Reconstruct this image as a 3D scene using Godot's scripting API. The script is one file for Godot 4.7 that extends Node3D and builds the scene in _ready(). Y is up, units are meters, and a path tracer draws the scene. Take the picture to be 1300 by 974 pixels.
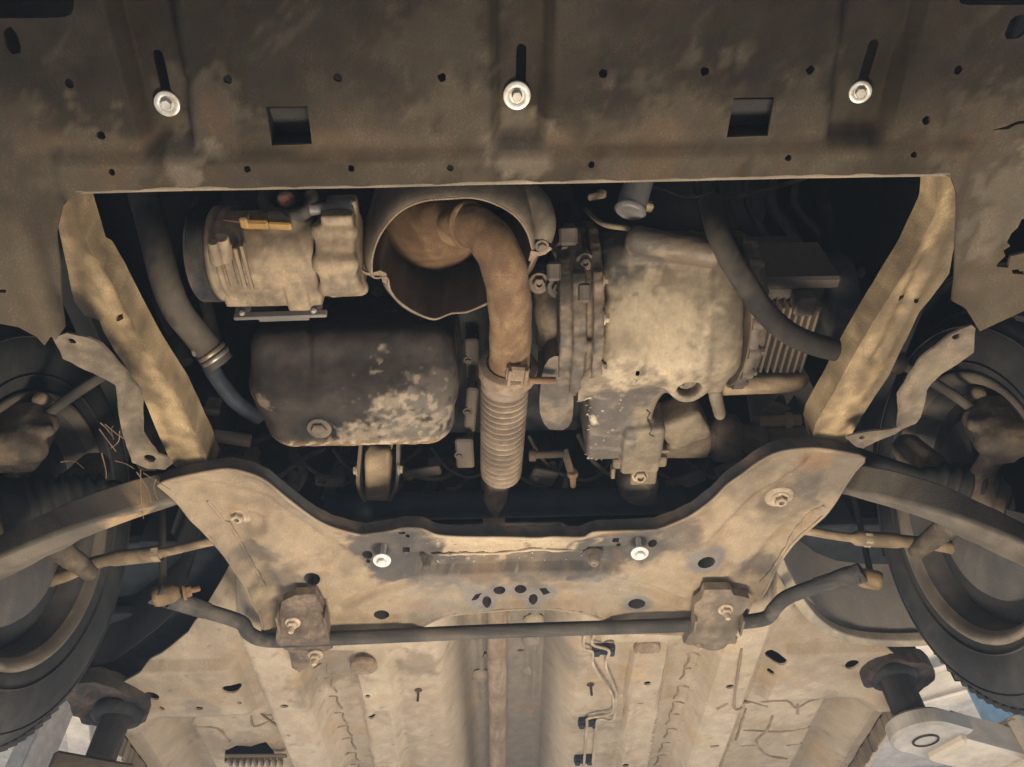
extends Node3D
# Underside of a front-wheel-drive car on a workshop lift, seen from below the front bumper.
# Car frame: x to the right of the picture, y up, z forward; CY is the height of the eye, car heights are given above it.

const CY := 1.1
var f_dir := Vector3.ZERO
var r_dir := Vector3.ZERO
var u_dir := Vector3.ZERO
var noise := FastNoiseLite.new()
var fine := FastNoiseLite.new()
var rng := RandomNumberGenerator.new()
var mats := {}
var skins := {}
var car: Node3D

# ---------- measuring: a sight line of the survey camera cut with a horizontal, vertical or sloping plane ----------
func sight(u: float, v: float) -> Vector3:
	return f_dir + r_dir * ((u - 650.0) / 975.0) + u_dir * ((487.0 - v) / 975.0)

func ph(u: float, v: float, h: float) -> Vector3:
	var d := sight(u, v)
	return d * (h / d.y) + Vector3(0, CY, 0)

func pz(u: float, v: float, z: float) -> Vector3:
	var d := sight(u, v)
	return d * (z / d.z) + Vector3(0, CY, 0)

func px(u: float, v: float, x: float) -> Vector3:
	var d := sight(u, v)
	return d * (x / d.x) + Vector3(0, CY, 0)

func ps(u: float, v: float, h0: float, slope: float, z0: float) -> Vector3:
	var d := sight(u, v)
	return d * ((h0 - slope * z0) / (d.y - slope * d.z)) + Vector3(0, CY, 0)

func flat(uv: Array, h: float, slope := 0.0, z0 := 0.0) -> PackedVector2Array:
	var out := PackedVector2Array()
	for k in range(0, uv.size(), 2):
		var p := ps(uv[k], uv[k + 1], h, slope, z0)
		out.append(Vector2(p.x, p.z))
	return out

func capsule(a: Vector2, b: Vector2, r: float) -> PackedVector2Array:
	var out := PackedVector2Array()
	var d := (b - a).normalized()
	for k in 7:
		out.append(b + d.rotated(lerpf(-PI / 2, PI / 2, k / 6.0)) * r)
	for k in 7:
		out.append(a + d.rotated(lerpf(PI / 2, 1.5 * PI, k / 6.0)) * r)
	return out

func soften(poly: PackedVector2Array, times := 1) -> PackedVector2Array:
	for t in times:
		var out := PackedVector2Array()
		for k in poly.size():
			var a := poly[k]
			var b := poly[(k + 1) % poly.size()]
			out.append(a.lerp(b, 0.22))
			out.append(a.lerp(b, 0.78))
		poly = out
	return poly

func ring2(c: Vector2, rx: float, rz: float, n := 12, turn := 0.0) -> PackedVector2Array:
	var out := PackedVector2Array()
	for k in n:
		out.append(c + Vector2(cos(TAU * k / n) * rx, sin(TAU * k / n) * rz).rotated(turn))
	return out

func xz(p: Vector3) -> Vector2:
	return Vector2(p.x, p.z)

func step01(a: float, b: float, x: float) -> float:
	return smoothstep(a, b, x)

func bump(x: float, c: float, w: float, e: float) -> float:
	# 1 inside c +- w, falling to 0 over e
	return 1.0 - smoothstep(w, w + e, absf(x - c))

func edge_dist(p: Vector2, poly: PackedVector2Array, closed := true) -> float:
	var best := 1e9
	var n := poly.size()
	for k in (n if closed else n - 1):
		var a := poly[k]
		var ab := poly[(k + 1) % n] - a
		var t := clampf((p - a).dot(ab) / maxf(ab.length_squared(), 1e-12), 0.0, 1.0)
		best = minf(best, (p - a - ab * t).length_squared())
	return sqrt(best)

# ---------- mesh builder: counter-clockwise faces, shared vertices are smooth ----------
class MB:
	var v := PackedVector3Array()
	var idx := PackedInt32Array()
	func vert(p: Vector3) -> int:
		v.append(p)
		return v.size() - 1
	func tri(a: int, b: int, c: int) -> void:
		idx.append(a)
		idx.append(b)
		idx.append(c)
	func quad(a: int, b: int, c: int, d: int) -> void:
		tri(a, b, c)
		tri(a, c, d)
	func flat_quad(a: Vector3, b: Vector3, c: Vector3, d: Vector3) -> void:
		quad(vert(a), vert(b), vert(c), vert(d))
	func flat_fan(pts: PackedVector3Array) -> void:
		var o := v.size()
		v.append_array(pts)
		for k in range(1, pts.size() - 1):
			tri(o, o + k, o + k + 1)

func loft(mb: MB, rings: Array, caps := true) -> void:
	var o := mb.v.size()
	var n: int = rings[0].size()
	for r in rings:
		mb.v.append_array(r)
	for i in rings.size() - 1:
		for k in n:
			var a := o + i * n + k
			var b := o + i * n + (k + 1) % n
			mb.quad(a, b, b + n, a + n)
	if caps:
		var first: PackedVector3Array = rings[0].duplicate()
		first.reverse()
		mb.flat_fan(first)
		mb.flat_fan(rings[-1])

func circle(c: Vector3, d: Vector3, r: float, n: int, hint := Vector3.UP) -> PackedVector3Array:
	var e1 := hint.cross(d)
	if e1.length() < 0.05:
		e1 = Vector3.RIGHT.cross(d)
		if e1.length() < 0.05:
			e1 = Vector3.BACK.cross(d)
	e1 = e1.normalized()
	var e2 := d.cross(e1).normalized()
	var out := PackedVector3Array()
	for k in n:
		out.append(c + (e1 * cos(TAU * k / n) + e2 * sin(TAU * k / n)) * r)
	return out

func curve(pts: Array, per := 8) -> PackedVector3Array:
	var out := PackedVector3Array()
	for i in pts.size() - 1:
		var a: Vector3 = pts[maxi(i - 1, 0)]
		var b: Vector3 = pts[i]
		var c: Vector3 = pts[i + 1]
		var d: Vector3 = pts[mini(i + 2, pts.size() - 1)]
		for k in per:
			out.append(b.cubic_interpolate(c, a, d, float(k) / per))
	out.append(pts[-1])
	return out

func tube(mb: MB, path: PackedVector3Array, radius, n := 14) -> void:
	# radius: a number or a function of 0..1 along the path
	var rings := []
	var e1 := Vector3.ZERO
	for i in path.size():
		var d := (path[mini(i + 1, path.size() - 1)] - path[maxi(i - 1, 0)]).normalized()
		if i == 0:
			e1 = Vector3.UP.cross(d)
			if e1.length() < 0.1:
				e1 = Vector3.RIGHT.cross(d)
		e1 = (e1 - d * e1.dot(d)).normalized()
		var e2 := d.cross(e1)
		var r: float = radius.call(float(i) / (path.size() - 1)) if radius is Callable else radius
		var ring := PackedVector3Array()
		for k in n:
			ring.append(path[i] + (e1 * cos(TAU * k / n) + e2 * sin(TAU * k / n)) * r)
		rings.append(ring)
	loft(mb, rings)

func lathe(mb: MB, at: Vector3, d: Vector3, prof: Array, n := 28, closed := true) -> void:
	# prof: [radius, distance along d] pairs, flattened
	var rings := []
	d = d.normalized()
	for k in range(0, prof.size(), 2):
		rings.append(circle(at + d * prof[k + 1], d, prof[k], n))
	loft(mb, rings, closed)

func rounded(poly: Array, r: float) -> PackedVector2Array:
	var out := PackedVector2Array()
	var n := poly.size()
	for k in n:
		var p: Vector2 = poly[k]
		var a: Vector2 = poly[(k + n - 1) % n]
		var b: Vector2 = poly[(k + 1) % n]
		var pa := p + (a - p).limit_length(minf(r, a.distance_to(p) * 0.45))
		var pb := p + (b - p).limit_length(minf(r, b.distance_to(p) * 0.45))
		for t in [0.0, 0.33, 0.67, 1.0]:
			out.append(pa.lerp(p, t).lerp(p.lerp(pb, t), t))
	return out

func sweep(mb: MB, path: PackedVector3Array, prof: PackedVector2Array, widths = null, up := Vector3.UP) -> void:
	# prof runs counter-clockwise in (sideways, up); widths scales it along the path
	var rings := []
	for i in path.size():
		var d := (path[mini(i + 1, path.size() - 1)] - path[maxi(i - 1, 0)]).normalized()
		var lat := up.cross(d).normalized()
		var upv := d.cross(lat)
		var s: Vector2 = widths.call(float(i) / (path.size() - 1)) if widths is Callable else Vector2.ONE
		var ring := PackedVector3Array()
		for q in prof:
			ring.append(path[i] + lat * q.x * s.x + upv * q.y * s.y)
		rings.append(ring)
	loft(mb, rings)

func box(mb: MB, c: Vector3, size: Vector3, turn := Basis.IDENTITY, bevel := 0.002) -> void:
	# a box with chamfered edges and corners
	var h := size / 2
	var b := minf(bevel, minf(h.x, minf(h.y, h.z)) * 0.6)
	var at := {}
	for sx in [-1, 1]:
		for sy in [-1, 1]:
			for sz in [-1, 1]:
				var s := Vector3(sx, sy, sz)
				var q := []
				for ax in 3:
					var p := s * (h - Vector3.ONE * b)
					p[ax] = s[ax] * h[ax]
					q.append(c + turn * p)
				at[s] = q
	var put := func(pts: Array, out: Vector3):
		var arr := PackedVector3Array(pts)
		if (arr[1] - arr[0]).cross(arr[2] - arr[0]).dot(turn * out) < 0:
			arr.reverse()
		mb.flat_fan(arr)
	for ax in 3:
		var a1 := (ax + 1) % 3
		var a2 := (ax + 2) % 3
		for s in [-1, 1]:
			var pts := []
			for q in [[-1, -1], [1, -1], [1, 1], [-1, 1]]:
				var k := Vector3.ZERO
				k[ax] = s
				k[a1] = q[0]
				k[a2] = q[1]
				pts.append(at[k][ax])
			var o := Vector3.ZERO
			o[ax] = s
			put.call(pts, o)
			for s2 in [-1, 1]:
				var k1 := Vector3.ZERO
				k1[a1] = s
				k1[a2] = s2
				k1[ax] = -1
				var k2 := k1
				k2[ax] = 1
				var o2 := k1
				o2[ax] = 0
				put.call([at[k1][a1], at[k2][a1], at[k2][a2], at[k1][a2]], o2)
	for s in at:
		put.call([at[s][0], at[s][1], at[s][2]], s)

func slab(mb: MB, poly: PackedVector2Array, at: Vector3, ex: Vector3, ey: Vector3, depth: float, bevel := 0.0015) -> void:
	# a flat piece with outline poly in (ex, ey) and thickness depth along ex x ey, chamfered on both rims
	var area := 0.0
	for k in poly.size():
		area += poly[k].cross(poly[(k + 1) % poly.size()])
	if area < 0:
		poly.reverse()
	var n := poly.size()
	var inner := PackedVector2Array()
	for k in n:
		var e0 := (poly[k] - poly[(k + n - 1) % n]).normalized()
		var e1 := (poly[(k + 1) % n] - poly[k]).normalized()
		var m := Vector2(-e0.y - e1.y, e0.x + e1.x)
		inner.append(poly[k] + m.normalized() * bevel / maxf(0.4, m.length() / 2))
	var ez := ex.cross(ey).normalized()
	var lay := [[inner, 0.0], [poly, bevel], [poly, depth - bevel], [inner, depth]]
	var rings := []
	for l in lay:
		var ring := PackedVector3Array()
		for q in l[0]:
			ring.append(at + ex * q.x + ey * q.y + ez * l[1])
		rings.append(ring)
	for i in 3:
		for k in n:
			var k2 := (k + 1) % n
			mb.flat_quad(rings[i][k], rings[i][k2], rings[i + 1][k2], rings[i + 1][k])
	var t := Geometry2D.triangulate_polygon(inner)
	for k in range(0, t.size(), 3):
		var o := mb.v.size()
		for j in 3:
			mb.vert(rings[3][t[k + j]])
		for j in 3:
			mb.vert(rings[0][t[k + j]])
		if (inner[t[k + 1]] - inner[t[k]]).cross(inner[t[k + 2]] - inner[t[k]]) > 0:
			mb.tri(o, o + 1, o + 2)
			mb.tri(o + 3, o + 5, o + 4)
		else:
			mb.tri(o, o + 2, o + 1)
			mb.tri(o + 3, o + 4, o + 5)

# ---------- pressed sheet: a height field over an outline with holes, with thickness and edges ----------
func cell_pieces(rect: Rect2, outline: PackedVector2Array, holes: Array, boxes: Array) -> Array:
	for k in holes.size():
		if rect.encloses(boxes[k].grow(1e-5)):
			var cx: float = boxes[k].get_center().x
			var left := Rect2(rect.position, Vector2(cx - rect.position.x, rect.size.y))
			var right := Rect2(Vector2(cx, rect.position.y), Vector2(rect.end.x - cx, rect.size.y))
			return cell_pieces(left, outline, holes, boxes) + cell_pieces(right, outline, holes, boxes)
	var quad := PackedVector2Array([rect.position, Vector2(rect.end.x, rect.position.y), rect.end, Vector2(rect.position.x, rect.end.y)])
	var pieces := Geometry2D.intersect_polygons(quad, outline)
	for k in holes.size():
		if boxes[k].intersects(rect):
			var next := []
			for p in pieces:
				next.append_array(Geometry2D.clip_polygons(p, holes[k]))
			pieces.assign(next)
	return pieces

func sheet(mb: MB, outline: PackedVector2Array, holes: Array, yf: Callable, cell: float, thick: float, wall_mb: MB = null) -> void:
	if wall_mb == null:
		wall_mb = mb
	var bounds := Rect2(outline[0], Vector2.ZERO)
	for p in outline:
		bounds = bounds.expand(p)
	bounds = bounds.grow(cell * 0.37)
	var nx := int(ceil(bounds.size.x / cell))
	var nz := int(ceil(bounds.size.y / cell))
	var boxes := []
	for h in holes:
		var b := Rect2(h[0], Vector2.ZERO)
		for p in h:
			b = b.expand(p)
		boxes.append(b)
	var touched := PackedByteArray()
	touched.resize(nx * nz)
	for poly in [outline] + holes:
		for k in poly.size():
			var a: Vector2 = poly[k]
			var b: Vector2 = poly[(k + 1) % poly.size()]
			var steps := int(a.distance_to(b) / (cell * 0.2)) + 1
			for s in steps + 1:
				var q := (a.lerp(b, float(s) / steps) - bounds.position) / cell
				for dx in [-0.12, 0.12]:
					for dz in [-0.12, 0.12]:
						var ix := int(q.x + dx)
						var iz := int(q.y + dz)
						if ix >= 0 and iz >= 0 and ix < nx and iz < nz:
							touched[iz * nx + ix] = 1
	var seen := {}
	var face := PackedInt32Array()
	var pts := PackedVector2Array()
	var vid := func(p: Vector2) -> int:
		var key := Vector2i(roundi(p.x * 20000), roundi(p.y * 20000))
		if not seen.has(key):
			seen[key] = pts.size()
			pts.append(p)
		return seen[key]
	for iz in nz:
		for ix in nx:
			var r := Rect2(bounds.position + Vector2(ix, iz) * cell, Vector2(cell, cell))
			if touched[iz * nx + ix]:
				for piece in cell_pieces(r, outline, holes, boxes):
					var t := Geometry2D.triangulate_polygon(piece)
					for k in range(0, t.size(), 3):
						var a: Vector2 = piece[t[k]]
						var b: Vector2 = piece[t[k + 1]]
						var c: Vector2 = piece[t[k + 2]]
						var w := (b - a).cross(c - a)
						if absf(w) < 1e-11:
							continue
						face.append(vid.call(a))
						face.append(vid.call(b if w > 0 else c))
						face.append(vid.call(c if w > 0 else b))
				continue
			var m := r.get_center()
			if not Geometry2D.is_point_in_polygon(m, outline):
				continue
			var gone := false
			for k in holes.size():
				if boxes[k].has_point(m) and Geometry2D.is_point_in_polygon(m, holes[k]):
					gone = true
			if gone:
				continue
			var i0: int = vid.call(r.position)
			var i1: int = vid.call(Vector2(r.end.x, r.position.y))
			var i2: int = vid.call(r.end)
			var i3: int = vid.call(Vector2(r.position.x, r.end.y))
			for i in [i0, i1, i2, i0, i2, i3]:
				face.append(i)
	var o := mb.v.size()
	for p in pts:
		mb.v.append(Vector3(p.x, yf.call(p.x, p.y), p.y))
	for i in face:
		mb.idx.append(o + i)
	var back := wall_mb.v.size()
	for k in pts.size():
		wall_mb.v.append(mb.v[o + k] + Vector3(0, thick, 0))
	for k in range(0, face.size(), 3):
		wall_mb.tri(back + face[k], back + face[k + 2], back + face[k + 1])
	for j in holes.size() + 1:
		var poly: PackedVector2Array = outline if j == 0 else holes[j - 1]
		var area := 0.0
		for k in poly.size():
			area += poly[k].cross(poly[(k + 1) % poly.size()])
		var rim := PackedVector2Array()
		for k in poly.size():
			var a := poly[k]
			var b := poly[(k + 1) % poly.size()]
			var steps := int(a.distance_to(b) / (cell * 1.5)) + 1
			for s in steps:
				rim.append(a.lerp(b, float(s) / steps))
		if (area > 0) != (j == 0):
			rim.reverse()
		var w0 := wall_mb.v.size()
		var rows := 3 if thick > 0.02 else 2
		for row in rows:
			for p in rim:
				wall_mb.v.append(Vector3(p.x, yf.call(p.x, p.y) + thick * row / (rows - 1), p.y))
		var n := rim.size()
		for row in rows - 1:
			for k in n:
				var a := w0 + row * n + k
				var b := w0 + row * n + (k + 1) % n
				wall_mb.quad(a, a + n, b + n, b)

# ---------- castings: a distance field meshed as surface nets ----------
static func smin(a: float, b: float, k: float) -> float:
	var h := maxf(k - absf(a - b), 0.0) / k
	return minf(a, b) - h * h * k * 0.25

static func smax(a: float, b: float, k: float) -> float:
	return -smin(-a, -b, k)

static func d_box(p: Vector3, c: Vector3, half: Vector3, r: float) -> float:
	var q := (p - c).abs() - half + Vector3(r, r, r)
	return q.max(Vector3.ZERO).length() + minf(maxf(q.x, maxf(q.y, q.z)), 0.0) - r

static func d_tbox(p: Vector3, c: Vector3, half: Vector3, r: float, inv: Basis) -> float:
	return d_box(inv * (p - c), Vector3.ZERO, half, r)

static func d_caps(p: Vector3, a: Vector3, b: Vector3, ra: float, rb: float) -> float:
	var ab := b - a
	var t := clampf((p - a).dot(ab) / ab.length_squared(), 0.0, 1.0)
	return (p - a - ab * t).length() - lerpf(ra, rb, t)

static func d_cyl(p: Vector3, a: Vector3, b: Vector3, ra: float, rb: float, r := 0.004) -> float:
	var ab := b - a
	var l := ab.length()
	var d := ab / l
	var along := (p - a).dot(d)
	var out := (p - a - d * along).length() - lerpf(ra, rb, clampf(along / l, 0, 1)) + r
	var end := absf(along - l / 2) - l / 2 + r
	return Vector2(maxf(out, 0), maxf(end, 0)).length() + minf(maxf(out, end), 0.0) - r

func cast(mb: MB, f: Callable, lo: Vector3, hi: Vector3, cell: float) -> void:
	const B := 5
	var size := (hi - lo) / cell
	var nb := Vector3i(int(size.x / B) + 1, int(size.y / B) + 1, int(size.z / B) + 1)
	var n := nb * B + Vector3i.ONE
	var sx := n.x
	var sxy := n.x * n.y
	var val := PackedFloat32Array()
	val.resize(n.x * n.y * n.z)
	val.fill(1e9)
	var blocks := []
	var reach := cell * B * 0.87 * 1.25 + cell
	for bz in nb.z:
		for by in nb.y:
			for bx in nb.x:
				var c := lo + (Vector3(bx, by, bz) + Vector3.ONE * 0.5) * (cell * B)
				if absf(f.call(c)) > reach:
					continue
				blocks.append(Vector3i(bx, by, bz) * B)
				for z in B + 1:
					for y in B + 1:
						for x in B + 1:
							var g := Vector3i(bx * B + x, by * B + y, bz * B + z)
							var i := g.x + g.y * sx + g.z * sxy
							if val[i] > 1e8:
								val[i] = f.call(lo + Vector3(g) * cell)
	var at := {}
	var corner := [0, 1, sx, sx + 1, sxy, sxy + 1, sxy + sx, sxy + sx + 1]
	var edges := [0, 1, 2, 3, 4, 5, 6, 7, 0, 2, 1, 3, 4, 6, 5, 7, 0, 4, 1, 5, 2, 6, 3, 7]
	for b in blocks:
		for z in B:
			for y in B:
				for x in B:
					var i: int = (b.x + x) + (b.y + y) * sx + (b.z + z) * sxy
					var inside := 0
					for k in 8:
						if val[i + corner[k]] < 0:
							inside += 1
					if inside == 0 or inside == 8:
						continue
					var sum := Vector3.ZERO
					var count := 0
					for e in range(0, 24, 2):
						var a: int = edges[e]
						var c: int = edges[e + 1]
						var va := val[i + corner[a]]
						var vc := val[i + corner[c]]
						if (va < 0) == (vc < 0):
							continue
						var pa := Vector3(a & 1, (a >> 1) & 1, a >> 2)
						var pc := Vector3(c & 1, (c >> 1) & 1, c >> 2)
						sum += pa.lerp(pc, va / (va - vc))
						count += 1
					at[i] = mb.vert(lo + (Vector3(b.x + x, b.y + y, b.z + z) + sum / count) * cell)
	var axes := [[1, sx, sxy], [sx, sxy, 1], [sxy, 1, sx]]
	for i in at:
		for ax in axes:
			var v0: float = val[i]
			var v1: float = val[i + ax[0]]
			if (v0 < 0) == (v1 < 0):
				continue
			var a = at.get(i)
			var b = at.get(i - ax[1])
			var c = at.get(i - ax[1] - ax[2])
			var d = at.get(i - ax[2])
			if b == null or c == null or d == null:
				continue
			if v0 < 0:
				mb.quad(a, b, c, d)
			else:
				mb.quad(a, d, c, b)

# ---------- surfaces ----------
func lin(r: float, g: float, b: float) -> Color:
	return Color(r, g, b)

func grain(seed_: int, size: int, kind: String) -> Array:
	# fine grain of a surface as a colour texture (near white) and its relief as a normal map
	var a := FastNoiseLite.new()
	a.seed = seed_
	a.frequency = 0.012
	a.fractal_octaves = 5
	a.fractal_gain = 0.6
	var b := FastNoiseLite.new()
	b.seed = seed_ + 7
	b.noise_type = FastNoiseLite.TYPE_CELLULAR if kind == "pits" else FastNoiseLite.TYPE_SIMPLEX
	b.frequency = 0.06 if kind == "pits" else 0.11
	b.fractal_octaves = 3
	var da := a.get_seamless_image(size, size).get_data()
	var db := b.get_seamless_image(size, size).get_data()
	var col := PackedByteArray()
	var hgt := PackedByteArray()
	col.resize(size * size)
	hgt.resize(size * size)
	for i in size * size:
		var s := da[i] / 255.0
		var t := db[i] / 255.0
		var c := 0.0
		var h := 0.0
		if kind == "pits":
			c = 0.88 + 0.12 * (s - 0.5) + 0.14 * (t - 0.4)
			h = 0.5 * s + 0.5 * t
		elif kind == "rust":
			c = 0.80 + 0.30 * (s - 0.5) + 0.16 * (t - 0.5) - 0.38 * smoothstep(0.62, 0.74, t) * smoothstep(0.42, 0.56, s) + 0.20 * smoothstep(0.34, 0.24, t) * smoothstep(0.5, 0.62, s)
			h = 0.6 * s + 0.5 * (1.0 - smoothstep(0.58, 0.74, t))
		elif kind == "smooth":
			c = 0.86 + 0.22 * (s - 0.5) + 0.06 * (t - 0.5)
			h = 0.3 * s + 0.15 * t
		else:
			var spot := smoothstep(0.62, 0.72, t) * smoothstep(0.45, 0.6, s)
			c = 0.88 + 0.09 * (s - 0.5) + 0.09 * (t - 0.5) + 0.08 * spot
			h = 0.6 * s + 0.35 * t
		col[i] = clampi(int(c * 255.0), 0, 255)
		hgt[i] = clampi(int(h * 255.0), 0, 255)
	var im := Image.create_from_data(size, size, false, Image.FORMAT_L8, col)
	im.convert(Image.FORMAT_RGB8)
	im.generate_mipmaps()
	var nm := Image.create_from_data(size, size, false, Image.FORMAT_L8, hgt)
	nm.convert(Image.FORMAT_RGBA8)
	nm.bump_map_to_normal_map(7.0 if kind != "smooth" else 4.0)
	nm.generate_mipmaps()
	return [ImageTexture.create_from_image(im), ImageTexture.create_from_image(nm)]

func surface(called: String, tex, tile: float, rough: float, relief := 1.0, metal := 0.0, spec := 0.5) -> void:
	var m := StandardMaterial3D.new()
	m.resource_name = called
	m.vertex_color_use_as_albedo = true
	m.roughness = rough
	m.metallic = metal
	m.metallic_specular = spec
	if tex != null:
		m.albedo_texture = tex[0]
		m.normal_enabled = relief > 0
		m.normal_texture = tex[1]
		m.normal_scale = relief
		m.uv1_triplanar = true
		m.uv1_world_triplanar = true
		m.uv1_scale = Vector3.ONE / tile
	mats[called] = m

func skin(called: String, mat: String, base: Color, dust: Color, lo := 0.0, hi := 0.35, freq := 9.0, vary := 0.22, extra = null) -> void:
	skins[called] = {"mat": mat, "base": base, "dust": dust, "lo": lo, "hi": hi, "freq": freq, "vary": vary, "extra": extra}

func paint(s: Dictionary, p: Vector3, n: Vector3) -> Color:
	# which grime lies where: patches of the dust colour over the bare colour, and an uneven tone
	var a := noise.get_noise_3dv(p * s.freq) + 0.4 * fine.get_noise_3dv(p * s.freq * 6.0)
	var c: Color = s.base.lerp(s.dust, smoothstep(s.lo - 0.15, s.hi, a + 0.12))
	var k: float = 1.0 + s.vary * (1.3 * noise.get_noise_3dv(p * s.freq * 2.7 + Vector3(31, 7, 3)) + 0.7 * fine.get_noise_3dv(p * 90.0))
	c = Color(c.r * k, c.g * k, c.b * k)
	if s.extra is Callable:
		c = s.extra.call(p, n, c)
	return c

func blot(p: Vector3, at: Vector3, r: float, ragged := 0.5) -> float:
	# a stain with a ragged outline: 1 inside, 0 outside
	var d := Vector2(p.x - at.x, p.z - at.z).length() / r
	return 1.0 - smoothstep(0.70, 1.15, d + ragged * (noise.get_noise_3dv(p * 22.0) + 0.6 * fine.get_noise_3dv(p * 70.0)))

func bake(mb: MB, skin_name: String, origin: Vector3) -> ArrayMesh:
	var s: Dictionary = skins[skin_name]
	var nrm := PackedVector3Array()
	nrm.resize(mb.v.size())
	var out := PackedInt32Array()
	out.resize(mb.idx.size())
	for k in range(0, mb.idx.size(), 3):
		var a := mb.idx[k]
		var b := mb.idx[k + 1]
		var c := mb.idx[k + 2]
		var w := (mb.v[b] - mb.v[a]).cross(mb.v[c] - mb.v[a])
		nrm[a] += w
		nrm[b] += w
		nrm[c] += w
		out[k] = a
		out[k + 1] = c
		out[k + 2] = b
	var col := PackedColorArray()
	col.resize(mb.v.size())
	var pos := PackedVector3Array()
	pos.resize(mb.v.size())
	for k in mb.v.size():
		nrm[k] = nrm[k].normalized() if nrm[k].length_squared() > 1e-24 else Vector3.DOWN
		col[k] = paint(s, mb.v[k], nrm[k])
		pos[k] = mb.v[k] - origin
	var arr := []
	arr.resize(Mesh.ARRAY_MAX)
	arr[Mesh.ARRAY_VERTEX] = pos
	arr[Mesh.ARRAY_NORMAL] = nrm
	arr[Mesh.ARRAY_COLOR] = col
	arr[Mesh.ARRAY_INDEX] = out
	var me := ArrayMesh.new()
	me.add_surface_from_arrays(Mesh.PRIMITIVE_TRIANGLES, arr, [], {}, 0)
	me.surface_set_material(0, mats[s.mat])
	return me

# ---------- the scene tree ----------
func thing(called: String, label: String, category: String, base: Vector3, group := "") -> Node3D:
	var o := Node3D.new()
	o.name = numbered(called, self)
	add_child(o, true)
	o.position = base
	o.set_meta("label", label)
	o.set_meta("category", category)
	if group:
		o.set_meta("group", group)
	return o

func numbered(called: String, parent: Node) -> String:
	if not parent.has_node(called):
		return called
	var k := 1
	while parent.has_node("%s_%03d" % [called, k]):
		k += 1
	return "%s_%03d" % [called, k]

func part(called: String, mb: MB, skin_name: String, parent: Node3D, label := "") -> MeshInstance3D:
	var base := Vector3.ZERO
	var up: Node = parent
	while up != self:
		base += up.position
		up = up.get_parent()
	var o := MeshInstance3D.new()
	o.name = numbered(called, parent)
	o.mesh = bake(mb, skin_name, base)
	parent.add_child(o, true)
	if label:
		o.set_meta("label", label)
	return o

func structure(called: String, mb: MB, skin_name: String) -> void:
	var o := part(called, mb, skin_name, self)
	o.set_meta("kind", "structure")

func hexagon(mb: MB, at: Vector3, d: Vector3, r: float, height: float, flange := 0.0, hollow := 0.0) -> void:
	# a bolt head or nut: washer flange, hexagon with chamfered rim, optional stud end
	d = d.normalized()
	if flange > 0:
		lathe(mb, at, d, [flange, 0.0, flange, height * 0.22, flange * 0.93, height * 0.32, r * 1.02, height * 0.36], 22)
	var rings := []
	for q in [[1.0, 0.0], [1.0, 0.82], [0.86, 1.0]]:
		rings.append(circle(at + d * height * q[1], d, r * q[0], 6))
	for i in 2:
		for k in 6:
			mb.flat_quad(rings[i][k], rings[i][(k + 1) % 6], rings[i + 1][(k + 1) % 6], rings[i + 1][k])
	if hollow > 0:
		var inner := circle(at + d * height, d, hollow, 12)
		var low := circle(at + d * height * 0.4, d, hollow * 0.9, 12)
		for k in 12:
			var k6 := int(k / 2)
			mb.flat_quad(rings[2][k6], rings[2][(k6 + k % 2) % 6], inner[(k + 1) % 12], inner[k])
			mb.flat_quad(inner[k], inner[(k + 1) % 12], low[(k + 1) % 12], low[k])
		mb.flat_fan(low)
	else:
		mb.flat_fan(rings[2])

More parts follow.
